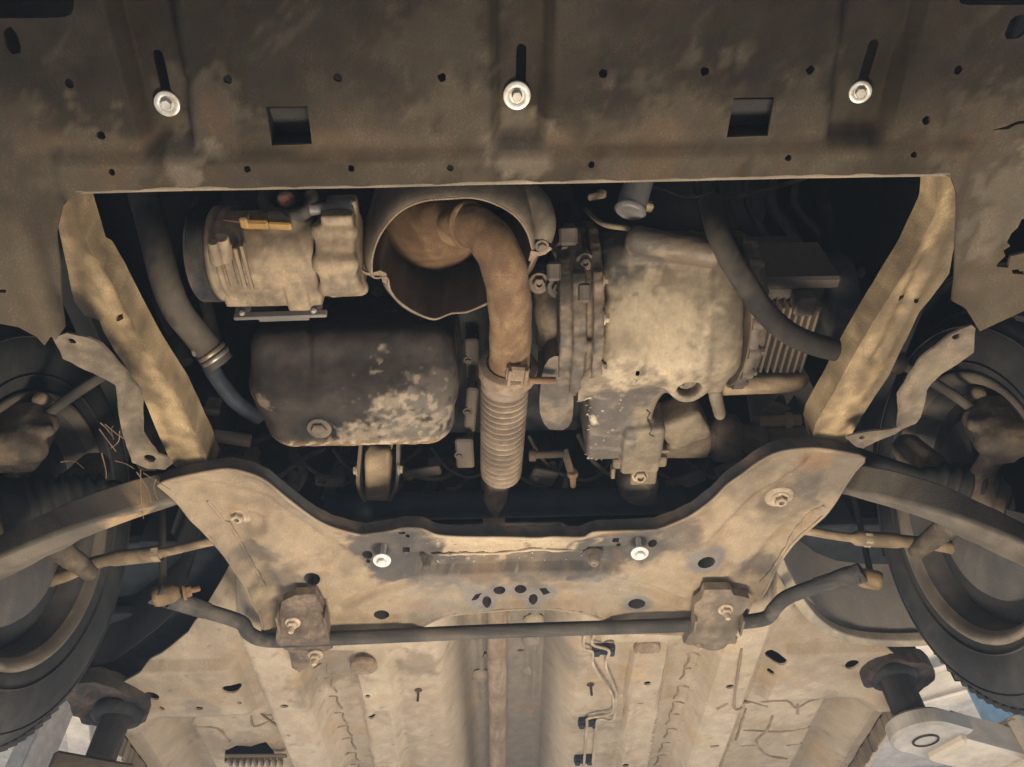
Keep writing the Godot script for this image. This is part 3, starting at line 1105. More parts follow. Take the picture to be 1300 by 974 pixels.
	# bulges pressed into the tunnel roof
	for q in [[0.0, -1.39], [0.065, -1.39], [0.062, -1.47], [0.06, -1.60], [-0.05, -1.60]]:
		mb = MB.new()
		var p := Vector3(q[0], 0, q[1])
		p.y = floor_y(p.x, p.z) + 0.004
		lathe(mb, p, Vector3.DOWN, [0.022, 0.0, 0.020, 0.006, 0.014, 0.009, 0.004, 0.010], 18)
		part("tunnel_boss", mb, "tunnel", floor_pan)
	# brake pipes and their clips
	var clips := [[767, 829], [747, 921], [741, 968]]
	for k in 2:
		mb = MB.new()
		var uv: Array = [[744, 800, 741, 822, 752, 828, 754, 846, 775, 878, 779, 890, 776, 906, 748, 912, 745, 922, 741, 974, 736, 1020], [757, 800, 752, 818, 773, 826, 769, 845, 781, 876, 782, 888, 778, 914, 762, 913, 757, 922, 752, 974, 746, 1020]][k]
		var pts := []
		for j in range(0, uv.size(), 2):
			var p := ph(uv[j], uv[j + 1], 0.783)
			pts.append(Vector3(p.x, minf(p.y, floor_y(p.x, p.z) - 0.008), p.z))
		tube(mb, curve(pts, 5), 0.0030, 8)
		part("brake_pipe", mb, "dusty_bolt", car)
	for q in clips:
		mb = MB.new()
		var p := ph(q[0], q[1], 0.786)
		p.y = floor_y(p.x, p.z) - 0.006
		box(mb, p, Vector3(0.042, 0.014, 0.022), Basis(Vector3.UP, 0.06), 0.002)
		for s in [-1, 1]:
			box(mb, p + Vector3(s * 0.014, -0.009, 0), Vector3(0.012, 0.007, 0.017), Basis.IDENTITY, 0.002)
		part("pipe_clip", mb, "black", car)
	# void with the torn panel edge beside the left side member
	mb = MB.new()
	for k in 9:
		var p := ph(292 + k * 8, 966, 0.765)
		box(mb, p, Vector3(0.006, 0.014, 0.03), Basis.IDENTITY, 0.001)
	box(mb, ph(325, 960, 0.768), Vector3(0.13, 0.005, 0.012), Basis(Vector3.UP, 0.05), 0.001)
	part("drain_grille", mb, "bracket", car)

func mirrored(p: PackedVector2Array) -> PackedVector2Array:
	var out := PackedVector2Array()
	for k in p.size():
		out.append(Vector2(-p[p.size() - 1 - k].x, p[p.size() - 1 - k].y))
	return out

func on_floor(x: float, z: float) -> Vector3:
	return Vector3(x, floor_y(x, z), z)

func bead(mb: MB, pts: Array, r: float) -> void:
	var path := curve(pts, 4)
	tube(mb, path, func(t): return r * (0.75 + 0.5 * absf(sin(t * 23.0))), 7)

# ---------- undertray ----------
func tray_plane(z: float) -> float:
	return CY + 0.70 + 0.155 * (z + 0.33)

func tray_at(u: float, v: float) -> Vector3:
	return ps(u, v, 0.70, 0.155, -0.33)

var channels := []
func tray_y(x: float, z: float) -> float:
	var y := tray_plane(z)
	for c in channels:
		var k := inverse_lerp(c[0].z, c[1].z, z)
		var xl: float = lerpf(c[0].x, c[1].x, k)
		var xr: float = lerpf(c[2].x, c[3].x, k)
		y += 0.019 * step01(xl, xl + 0.004, x) * step01(xr, xr - 0.004, x) * step01(-0.302, -0.285, z)
	# rear flange: a step down, then a rolled lip
	y -= 0.006 * step01(-0.297, -0.302, z) * step01(-0.42, -0.41, x) * step01(0.47, 0.46, x)
	# wings sag and carry a crease
	var wing := step01(-0.33, -0.40, z)
	y -= 0.012 * wing
	y += 0.006 * bump(x, 0.495, 0.004, 0.012) * wing + 0.006 * bump(x, -0.46, 0.004, 0.012) * wing
	y += 0.0035 * noise.get_noise_2d(x * 3.0 + 7.0, z * 4.0) + 0.0008 * noise.get_noise_2d(x * 14.0, z * 14.0)
	return y

func tray_poly(uv: Array) -> PackedVector2Array:
	var out := PackedVector2Array()
	for k in range(0, uv.size(), 2):
		out.append(xz(tray_at(uv[k], uv[k + 1])))
	return out

func build_undertray() -> void:
	channels = [
		[tray_at(140, 20), tray_at(190, 205), tray_at(222, 20), tray_at(250, 205)],
		[tray_at(626, 20), tray_at(630, 205), tray_at(700, 20), tray_at(692, 205)],
		[tray_at(1070, 20), tray_at(1050, 190), tray_at(1172, 20), tray_at(1118, 190)]]
	var outline := tray_poly([-200, -90, 1480, -90, 1480, 340, 1330, 366, 1300, 384, 1237, 412, 1222, 387, 1206, 379, 1206, 300, 1210, 240, 1204, 222, 1192, 217, 900, 223, 650, 229, 380, 234, 112, 239, 96, 244, 80, 262, 75, 292, 82, 330, 85, 412, 74, 427, 69, 421, 62, 431, 52, 420, 30, 408, 0, 402, -60, 384, -200, 350])
	var holes := []
	for q in [[88, 106], [289, 101], [429, 98], [561, 98], [766, 94], [895, 91], [1029, 89], [1217, 89], [128, 172], [1176, 153], [145, 215], [316, 211], [447, 210], [572, 210], [750, 206], [999, 198], [1157, 193]]:
		var r := 0.0042 if q[1] < 180 else 0.0034
		holes.append(ring2(xz(tray_at(q[0], q[1])), r, r, 10))
	for q in [[192, 78, 204, 136], [663, 71, 662, 124], [1119, 64, 1103, 118]]:
		holes.append(capsule(xz(tray_at(q[0], q[1])), xz(tray_at(q[2], q[3])), 0.0047))
	holes.append(tray_poly([337, 136, 390, 135, 396, 183, 345, 185]))
	holes.append(tray_poly([932, 125, 984, 124, 975, 173, 923, 175]))
	holes.append(soften(tray_poly([2, 36, 18, 33, 30, 66, 12, 69]), 1))
	holes.append(soften(tray_poly([1286, 20, 1312, 18, 1300, 48, 1273, 51]), 1))
	holes.append(soften(tray_poly([-90, -40, 92, -40, 95, 8, 90, 20, 70, 22, -90, 24]), 1))
	holes.append(soften(tray_poly([1214, -40, 1390, -40, 1390, 6, 1235, 7, 1216, 4]), 1))
	holes.append(tray_poly([1400, 262, 1310, 268, 1292, 274, 1286, 283, 1277, 290, 1271, 300, 1275, 305, 1266, 311, 1269, 317, 1259, 327, 1257, 331, 1273, 333, 1276, 318, 1330, 308, 1400, 300]))
	holes.append(tray_poly([1278, 336, 1288, 335, 1288, 338, 1294, 337, 1293, 342, 1279, 341]))
	holes.append(tray_poly([1258, 165, 1278, 160, 1290, 154, 1310, 152, 1310, 156, 1291, 158, 1279, 164]))
	holes.append(tray_poly([4, 360, 14, 361, 14, 365, 4, 364]))
	for q in [[262, 150, 0.04, 0.5], [130, 225, 0.05, 0.7], [40, 260, 0.09, 0.35], [600, 175, 0.05, 0.45], [500, 190, 0.05, 0.3], [860, 200, 0.08, 0.45], [1240, 240, 0.06, 0.6], [1010, 175, 0.06, 0.3], [560, 60, 0.05, 0.25], [700, 60, 0.05, 0.15], [1240, 190, 0.05, 0.5]]:
		tray_blots.append([tray_at(q[0], q[1]), q[2], lin(0.095, 0.074, 0.050), q[3]])
	for q in [[145, 205, 0.02], [1232, 182, 0.018], [270, 150, 0.012], [840, 193, 0.03]]:
		tray_blots.append([tray_at(q[0], q[1]), q[2], lin(0.11, 0.066, 0.038), 0.35])
	for q in [[230, 205, 0.02], [275, 195, 0.008], [665, 190, 0.03], [1290, 260, 0.05]]:
		tray_blots.append([tray_at(q[0], q[1]), q[2], lin(0.19, 0.15, 0.105), 0.55])
	var mb := MB.new()
	sheet(mb, outline, holes, tray_y, 0.0055, 0.0035)
	var tray := part("undertray", mb, "tray", car, "dusty black plastic undertray with slots and drain holes, cracked at its right wing")
	# rolled rear lip
	mb = MB.new()
	var pts := []
	for k in 24:
		var p := tray_at(lerpf(100, 1202, k / 23.0), lerpf(239.5, 217.5, k / 23.0))
		pts.append(Vector3(p.x, tray_y(p.x, p.z) + 0.003, p.z))
	tube(mb, PackedVector3Array(pts), 0.0032, 8)
	part("rolled_lip", mb, "bracket", tray)
	# scoops: pockets pressed up behind the square openings
	for q in [[337, 136, 396, 184], [923, 125, 984, 174]]:
		mb = MB.new()
		var a := tray_at(q[0], q[1])
		var b := tray_at(q[2], q[3])
		var mid := (a + b) / 2
		var w := absf(b.x - a.x) + 0.006
		var d := absf(b.z - a.z) + 0.008
		box(mb, mid + Vector3(0, 0.026, -d * 0.10), Vector3(w, 0.003, d * 0.72), Basis(Vector3.RIGHT, 0.30), 0.001)
		for s in [-1, 1]:
			box(mb, mid + Vector3(s * w / 2, 0.0235, 0), Vector3(0.003, 0.03, d), Basis.IDENTITY, 0.001)
		box(mb, mid + Vector3(0, 0.0235, d / 2), Vector3(w, 0.03, 0.003), Basis.IDENTITY, 0.001)
		box(mb, mid + Vector3(0, 0.0235, -d / 2), Vector3(w, 0.03, 0.003), Basis.IDENTITY, 0.001)
		part("drain_scoop", mb, "dark_liner", tray)
	for q in [[204, 141, 0.0118, "white plastic washer bolt on a slot at the left of the undertray"], [657, 130, 0.0132, "white washer bolt in the middle slot of the undertray"], [1101, 125, 0.0104, "white washer bolt on a slot at the right of the undertray"]]:
		mb = MB.new()
		var p := tray_at(q[0], q[1])
		p.y = tray_y(p.x, p.z) - 0.001
		var d := Vector3(0.0, -1, 0.12)
		if q[0] < 300:
			d = Vector3(0.12, -1, 0.1)
		if q[0] > 1000:
			d = Vector3(-0.25, -1, 0.1)
		d = d.normalized()
		var r: float = q[2]
		lathe(mb, p - d * 0.004, d, [r * 0.5, 0.0, r, 0.0035, r, 0.0058, r * 0.94, 0.0072, r * 0.62, 0.0068, r * 0.55, 0.006], 28)
		hexagon(mb, p + d * 0.001, d, 0.0050, 0.0064)
		lathe(mb, p - d * 0.02, d, [0.003, 0.0, 0.003, 0.02], 8)
		part("washer_bolt", mb, "washer", tray, q[3])

# ---------- diagonal rails and splash shield strips ----------
func build_rails() -> void:
	var lists := [
		[50, 190, 80, 200, 100, 255, 120, 320, 145, 352, 160, 382, 192, 441, 230, 500, 251, 545, 262, 568, 270, 596, 225, 598, 214, 580, 197, 541, 183, 507, 170, 485, 158, 462, 146, 448, 131, 424, 125, 408, 120, 407, 104, 405, 90, 387, 84, 345, 70, 262],
		[1190, 205, 1240, 195, 1215, 262, 1206, 348, 1180, 381, 1166, 395, 1128, 476, 1093, 528, 1073, 565, 1066, 574, 1034, 568, 1030, 548, 1034, 535, 1058, 493, 1086, 440, 1113, 393, 1157, 320, 1184, 264]]
	var crests := [[PackedVector2Array([]), -1], [PackedVector2Array([]), 1]]
	for s in 2:
		var outline := flat(lists[s], 0.762)
		var holes := []
		if s == 0:
			holes.append(flat([146, 401, 154, 400, 156, 406, 148, 408], 0.762))
		else:
			holes.append(flat([1140, 373, 1150, 373, 1148, 379, 1138, 379], 0.762))
			holes.append(flat([1160, 378, 1168, 378, 1165, 384, 1158, 384], 0.762))
		var ca := flat([95, 230, 150, 355, 182, 415, 205, 470, 250, 575] if s == 0 else [1200, 250, 1165, 330, 1095, 470, 1045, 555], 0.762)
		var groove := flat([122, 330, 162, 408] if s == 0 else [1178, 320, 1140, 400, 1112, 455], 0.762)
		var yf := func(x: float, z: float) -> float:
			var q := Vector2(x, z)
			var d := edge_dist(q, ca, false)
			var y := CY + 0.757 + 0.30 * maxf(0.0, d - 0.012) * smoothstep(0.0, 0.03, d)
			y += 0.007 * (1.0 - smoothstep(0.003, 0.011, edge_dist(q, groove, false)))
			var e := edge_dist(q, outline)
			y -= 0.004 * (1.0 - smoothstep(0.0, 0.007, e))
			return y + 0.0012 * noise.get_noise_2d(x * 16.0, z * 16.0)
		var mb := MB.new()
		sheet(mb, outline, holes, yf, 0.005, 0.042)
		part("diagonal_rail", mb, "rail", car, "dusty ochre box rail left of the air compressor" if s == 0 else "dusty ochre box rail right of the gearbox")
	var strips := [
		[[74, 419, 93, 411, 119, 419, 133, 430, 147, 452, 166, 478, 182, 494, 183, 520, 183, 547, 190, 568, 196, 586, 208, 592, 214, 600, 205, 607, 182, 606, 163, 597, 158, 570, 156, 541, 151, 505, 147, 488, 128, 477, 105, 466, 81, 453, 77, 434], [[95, 427, 6], [184, 595, 10]]],
		[[1229, 407, 1235, 413, 1235, 446, 1215, 460, 1196, 472, 1181, 484, 1174, 492, 1171, 510, 1168, 528, 1163, 539, 1148, 550, 1140, 557, 1122, 567, 1101, 579, 1092, 577, 1078, 564, 1084, 560, 1112, 552, 1141, 546, 1139, 520, 1137, 497, 1146, 484, 1155, 472, 1168, 455, 1184, 440, 1205, 422, 1216, 413], [[1214, 427, 6], [1100, 566, 5]]]]
	for s in 2:
		var outline := flat(strips[s][0], 0.715)
		var holes := []
		for q in strips[s][1]:
			var p := ph(q[0], q[1], 0.715)
			holes.append(ring2(xz(p), q[2] * 0.0008, q[2] * 0.0008, 10))
		var za := ph(100, 420, 0.715).z
		var yf := func(x: float, z: float) -> float:
			var t := za - z
			var e := edge_dist(Vector2(x, z), outline)
			return CY + 0.705 + 0.10 * t + 0.006 * sin(t * 34.0) + 0.0035 * (1.0 - smoothstep(0.0, 0.006, e)) * -1.0 + 0.003 * noise.get_noise_2d(x * 20.0, z * 20.0)
		var mb := MB.new()
		sheet(mb, outline, holes, yf, 0.0045, 0.003)
		part("splash_strip", mb, "bracket", car, "bent grey steel strip beside the left diagonal rail, straw caught at its end" if s == 0 else "bent grey steel strip with bolt holes beside the right diagonal rail")

# ---------- subframe ----------
var sub_outline := PackedVector2Array()
var sub_ridges := []
func subframe_y(x: float, z: float) -> float:
	var q := Vector2(x, z)
	var e := edge_dist(q, sub_outline)
	var y := CY + 0.738
	y -= 0.008 * (1.0 - smoothstep(0.003, 0.010, e))
	y += 0.006 * smoothstep(0.009, 0.030, e) * (1.0 - smoothstep(0.03, 0.09, e) * 0.8)
	for r in sub_ridges:
		var d := edge_dist(q, r[0], false)
		y += 1.7 * r[1] * (1.0 - smoothstep(r[2], r[2] + r[3], d))
	# step across the middle: the cross tube is a separate pressing
	var mid := step01(-0.155, -0.12, x) * step01(0.20, 0.165, x)
	y += 0.017 * mid * bump(z, -0.985, 0.022, 0.008)
	# bushing seats
	for c in [Vector2(-0.375, -1.115), Vector2(0.39, -1.115)]:
		y += 0.010 * (1.0 - smoothstep(0.025, 0.045, q.distance_to(c)))
	for c in [Vector2(-0.372, -0.882), Vector2(0.41, -0.858)]:
		y += 0.012 * (1.0 - smoothstep(0.018, 0.034, q.distance_to(c)))
	y += 0.003 * noise.get_noise_2d(x * 8.0, z * 8.0) + 0.0010 * noise.get_noise_2d(x * 30.0, z * 30.0)
	return y

func build_subframe() -> void:
	var uv: Array = [203, 612, 214, 606, 240, 599, 268, 594, 292, 592, 318, 596, 338, 606, 358, 622, 378, 638, 400, 655, 420, 665, 440, 671, 460, 675, 480, 673, 500, 670, 512, 666, 535, 667, 552, 674, 575, 677, 610, 678, 645, 678, 680, 679, 705, 677, 738, 678, 748, 674, 758, 671, 800, 669, 832, 667, 858, 659, 880, 648, 905, 628, 922, 612, 942, 598, 960, 584, 980, 573, 1000, 567, 1030, 565, 1060, 568, 1094, 576, 1082, 595, 1068, 616, 1058, 632, 1044, 652, 1020, 675, 1002, 692, 985, 715, 975, 735, 965, 752, 952, 772, 940, 792, 900, 800, 870, 801, 836, 800, 800, 798, 778, 789, 765, 782, 745, 775, 722, 771, 690, 769, 650, 769, 615, 771, 580, 775, 560, 780, 545, 786, 528, 795, 512, 801, 480, 806, 430, 806, 380, 806, 340, 803, 330, 785, 322, 762, 312, 740, 300, 720, 288, 702, 274, 685, 258, 668, 244, 655, 234, 642, 224, 630]
	sub_outline = flat(uv, 0.738)
	var at := func(u, v): return ph(u, v, 0.738)
	sub_ridges = [
		[flat([250, 622, 330, 640, 400, 690, 450, 715], 0.738), 0.006, 0.004, 0.016],
		[flat([430, 775, 470, 755, 520, 740], 0.738), 0.005, 0.004, 0.010],
		[flat([770, 738, 830, 752, 870, 770], 0.738), 0.005, 0.004, 0.010],
		[flat([1010, 585, 950, 620, 905, 665, 880, 690], 0.738), -0.007, 0.006, 0.016],
		[flat([1030, 655, 995, 686, 955, 730], 0.738), 0.004, 0.005, 0.018],
		[flat([296, 676, 326, 716, 346, 752], 0.738), 0.004, 0.005, 0.018],
		[flat([545, 704, 600, 702, 680, 703, 740, 700], 0.738), -0.005, 0.003, 0.006],
		[flat([360, 725, 385, 712, 415, 712], 0.738), 0.004, 0.003, 0.012],
		[flat([875, 690, 905, 688, 925, 700, 920, 725], 0.738), 0.004, 0.003, 0.010]]
	var holes := []
	for q in [[396, 735, 10, 7], [484, 783, 10, 6], [809, 770, 11, 7], [897, 715, 11, 7], [618, 764, 6, 4], [634, 753, 8, 5], [661, 752, 8, 5], [677, 762, 6, 4], [466, 707, 7, 4], [467, 714, 3, 2], [829, 693, 6, 4], [517, 685, 3, 2], [786, 695, 3, 2]]:
		var p: Vector3 = at.call(q[0], q[1])
		var s := p.distance_to(Vector3(0, CY, 0)) / 975.0
		holes.append(ring2(xz(p), q[2] * s * 0.95, q[3] * s * 1.7, 14))
	for q in [[598, 764, 604, 758, 612, 757, 606, 763], [684, 751, 693, 750, 699, 757, 690, 759], [511, 698, 520, 698, 520, 703, 511, 703], [506, 678, 514, 678, 514, 682, 506, 682], [778, 687, 787, 687, 786, 692, 778, 692]]:
		holes.append(flat(q, 0.738))
	var grey := lin(0.052, 0.045, 0.041)
	for q in [[605, 760, 0.024], [618, 764, 0.017], [634, 753, 0.019], [661, 752, 0.018], [690, 754, 0.024], [677, 762, 0.018], [809, 770, 0.029], [897, 713, 0.036], [396, 735, 0.015]]:
		frame_blots.append([at.call(q[0], q[1]), q[2], lin(0.15, 0.13, 0.115), 0.95, 0.10])
	for q in [[480, 695, 0.055, 0.85], [520, 680, 0.035, 0.8], [545, 715, 0.065, 0.9], [500, 722, 0.045, 0.85], [755, 712, 0.06, 0.9], [800, 690, 0.06, 0.8], [720, 720, 0.04, 0.7], [860, 680, 0.04, 0.6], [610, 725, 0.06, 0.5], [680, 722, 0.06, 0.5], [960, 720, 0.03, 0.7], [325, 705, 0.03, 0.6], [355, 740, 0.04, 0.5], [1000, 640, 0.05, 0.45], [1050, 600, 0.06, 0.55]]:
		frame_blots.append([at.call(q[0], q[1]), q[2], grey, q[3], 0.45])
	for q in [[560, 760, 0.07, 0.5], [770, 755, 0.06, 0.5], [400, 640, 0.05, 0.4]]:
		frame_blots.append([at.call(q[0], q[1]), q[2], lin(0.23, 0.195, 0.155), q[3], 0.5])
	for q in [[590, 692, 0.045], [640, 690, 0.05], [690, 692, 0.035]]:
		frame_blots.append([at.call(q[0], q[1]), q[2], lin(0.42, 0.32, 0.21), 0.9, 0.9])
	for q in [[1035, 580, 0.03], [300, 655, 0.02], [850, 650, 0.025], [775, 672, 0.02]]:
		frame_blots.append([at.call(q[0], q[1]), q[2], lin(0.30, 0.165, 0.07), 0.4, 0.6])
	var mb := MB.new()
	var walls := MB.new()
	sheet(mb, sub_outline, holes, subframe_y, 0.0048, 0.024, walls)
	var sub := part("subframe", mb, "frame", car, "dusty tan pressed steel subframe across the middle")
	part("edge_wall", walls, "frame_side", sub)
	# rolled edge and weld beads
	mb = MB.new()
	var rim := []
	for k in sub_outline.size() + 1:
		var q := sub_outline[k % sub_outline.size()]
		rim.append(Vector3(q.x, subframe_y(q.x, q.y) + 0.001, q.y))
	tube(mb, curve(rim, 3), 0.0026, 7)
	part("rolled_edge", mb, "frame", sub)
	for q in [[262, 640, 300, 690, 335, 750], [1045, 640, 1000, 690, 965, 740], [548, 702, 620, 701, 740, 699]]:
		mb = MB.new()
		var pts := []
		for k in range(0, q.size(), 2):
			var p: Vector3 = at.call(q[k], q[k + 1])
			pts.append(Vector3(p.x, subframe_y(p.x, p.z) - 0.0005, p.z))
		var path := curve(pts, 16)
		for k in path.size():
			path[k].y = subframe_y(path[k].x, path[k].z) - 0.0003
		tube(mb, path, func(t): return 0.0022 + 0.0007 * sin(t * 150.0), 7)
		part("weld_bead", mb, "frame", sub)
	# captive nuts
	for q in [[299, 664, "dusty_bolt"], [993, 640, "dusty_bolt"]]:
		mb = MB.new()
		var p: Vector3 = at.call(q[0], q[1])
		p.y = subframe_y(p.x, p.z)
		lathe(mb, p, Vector3.DOWN, [0.022, -0.002, 0.021, 0.002, 0.014, 0.004], 22)
		hexagon(mb, p + Vector3(0, -0.002, 0), Vector3.DOWN, 0.0095, 0.012, 0.014, 0.004)
		part("nut", mb, q[2], sub)
	# clean white-headed screws and studs of the removed guard
	for q in [[485, 714, "white flanged screw hanging from the subframe, left"], [812, 705, "white flanged screw hanging from the subframe, right"]]:
		mb = MB.new()
		var p: Vector3 = ph(q[0], q[1] - 3, 0.72)
		var top := Vector3(p.x + 0.001, CY + 0.745, p.z + 0.004)
		lathe(mb, top, p - top, [0.0042, 0.0, 0.0042, top.distance_to(p)], 10)
		hexagon(mb, p, Vector3.DOWN + Vector3(0, 0, 0.15), 0.0075, 0.008, 0.0135)
		part("flanged_screw", mb, "zinc", sub, q[2])
	for q in [[541, 724, 0.005], [755, 720, 0.0075]]:
		mb = MB.new()
		var p: Vector3 = ph(q[0], q[1], 0.722)
		var r: float = q[2]
		lathe(mb, p + Vector3(0, 0.024, 0), Vector3.DOWN, [r * 2.2, 0.0, r * 2.0, 0.004, r * 1.5, 0.008, r * 1.2, 0.016, r * 0.8, 0.020, r * 0.35, 0.0205, r * 0.3, 0.018], 14)
		part("stud", mb, "dark_casting", sub)
	# flakes of old paint and grit on the middle
	mb = MB.new()
	for k in 90:
		var p: Vector3 = at.call(rng.randf_range(540, 740), rng.randf_range(682, 725))
		p.y = subframe_y(p.x, p.z) - 0.0008
		box(mb, p, Vector3(rng.randf_range(0.0006, 0.003) * (2.2 if k % 11 == 0 else 1.0), 0.0007, rng.randf_range(0.0006, 0.0022) * (2.0 if k % 11 == 0 else 1.0)), Basis(Vector3.UP, rng.randf() * 3.0), 0.0003)
	part("grit", mb, "crust", sub).set_meta("kind", "stuff")

# ---------- engine: block, oil pan, mount ----------
func build_engine() -> void:
	var mb := MB.new()
	box(mb, Vector3(-0.10, CY + 1.17, -0.80), Vector3(0.52, 0.34, 0.34), Basis.IDENTITY, 0.02)
	for k in 6:
		box(mb, Vector3(-0.32 + k * 0.085, CY + 1.10, -0.622), Vector3(0.018, 0.22, 0.03), Basis(Vector3.FORWARD, 0.15 * (k % 3 - 1)), 0.004)
	box(mb, Vector3(-0.10, CY + 1.005, -0.64), Vector3(0.52, 0.018, 0.05), Basis.IDENTITY, 0.004)
	var block := part("engine_block", mb, "engine", car, "dark oily engine block above the oil pan")
	for k in 7:
		mb = MB.new()
		hexagon(mb, Vector3(-0.33 + k * 0.075, CY + 0.995, -0.645), Vector3.DOWN, 0.006, 0.006, 0.009)
		part("bolt", mb, "dark_casting", block)

	# oil pan: a deep rounded box, its front wall sloping, a shallow crease and the drain boss
	var b0 := ph(345, 560, 0.80)
	var b1 := ph(570, 560, 0.80)
	var plug := ph(405, 545, 0.802)
	var cx := (b0.x + b1.x) / 2 - 0.004
	var tiltx := Basis(Vector3.RIGHT, -0.30).inverse()
	var f := func(p: Vector3) -> float:
		var d := d_box(p, Vector3(cx, CY + 0.90, -0.735), Vector3(0.138, 0.10, 0.071), 0.042)
		d = smin(d, d_tbox(p, Vector3(cx, CY + 0.925, -0.70), Vector3(0.142, 0.10, 0.06), 0.03, tiltx), 0.03)
		# sump step: left of the crease the floor is a little higher
		var step := smoothstep(0.0, 0.006, absf(p.x - (cx - 0.055)) - 0.002)
		d += 0.0035 * (1.0 - step) * smoothstep(CY + 0.80, CY + 0.84, p.y)
		d -= 0.004 * (1.0 - smoothstep(0.006, 0.02, absf(p.z + 0.712 + 0.16 * (p.x - cx)))) * smoothstep(CY + 0.87, CY + 0.81, p.y) * smoothstep(cx - 0.02, cx - 0.06, p.x)
		# drain boss
		var bp := Vector2(p.x - plug.x, p.z - plug.z)
		d += 0.006 * (1.0 - smoothstep(0.018, 0.028, bp.length()))
		d += 0.0015 * noise.get_noise_3dv(p * 26.0)
		return d
	for q in [[405, 545, 0.035, 0.9, 0.2]]:
		pan_blots.append([ph(q[0], q[1], 0.80), q[2], lin(0.028, 0.027, 0.027), q[3], q[4]])
	for q in [[515, 530, 0.05, 0.65, 0.9], [555, 505, 0.04, 0.45, 0.7], [470, 562, 0.045, 0.75, 0.9], [540, 548, 0.04, 0.75, 0.7]]:
		pan_blots.append([ph(q[0], q[1], 0.803), q[2], lin(0.15, 0.125, 0.10), q[3], q[4]])
	for q in [[495, 510, 0.018], [520, 530, 0.02], [545, 535, 0.015], [470, 545, 0.02], [332, 512, 0.012], [525, 575, 0.03], [450, 570, 0.03]]:
		pan_blots.append([ph(q[0], q[1], 0.803), q[2], lin(0.28, 0.215, 0.15), 0.55, 1.1])
	mb = MB.new()
	cast(mb, f, Vector3(cx - 0.17, CY + 0.785, -0.83), Vector3(cx + 0.17, CY + 1.02, -0.60), 0.003)
	var pan := part("oil_pan", mb, "pan", car, "black oil pan with a drain plug, its lower rim flaking to rust")
	mb = MB.new()
	hexagon(mb, plug + Vector3(0, 0.0025, 0), Vector3.DOWN + Vector3(0, 0, 0.1), 0.0115, 0.008, 0.0175)
	part("drain_plug", mb, "dark_casting", pan)
	# lower engine mount: a forked bracket behind the pan
	var m0 := ph(480, 578, 0.86)
	var m1 := ph(480, 630, 0.845)
	var ex := Vector3(1, 0, 0)
	mb = MB.new()
	sweep(mb, curve([m0 + Vector3(0, 0.05, 0), m0, m0.lerp(m1, 0.5), m1], 5), rounded([Vector2(-0.020, -0.012), Vector2(0.020, -0.012), Vector2(0.022, 0.02), Vector2(-0.022, 0.02)], 0.008))
	var mount := part("engine_mount", mb, "tube_tan", car, "tan forked engine mount hanging behind the oil pan")
	for s in [-1, 1]:
		mb = MB.new()
		var a: Vector3 = m0 + ex * s * 0.030 + Vector3(0, 0.03, 0)
		var b: Vector3 = m1 + ex * s * 0.026 + Vector3(0, -0.002, 0)
		sweep(mb, curve([a, a.lerp(b, 0.6) + Vector3(s * 0.003, -0.008, 0), b + Vector3(-s * 0.008, 0, 0)], 5), rounded([Vector2(-0.003, -0.013), Vector2(0.003, -0.013), Vector2(0.003, 0.013), Vector2(-0.003, 0.013)], 0.001))
		part("fork_plate", mb, "dark_casting", mount)
		mb = MB.new()
		var q: Vector3 = m0.lerp(m1, 0.35) + ex * s * 0.032
		hexagon(mb, q, Vector3(s, 0, 0), 0.007, 0.007, 0.01)
		part("bolt", mb, "dusty_bolt", mount)

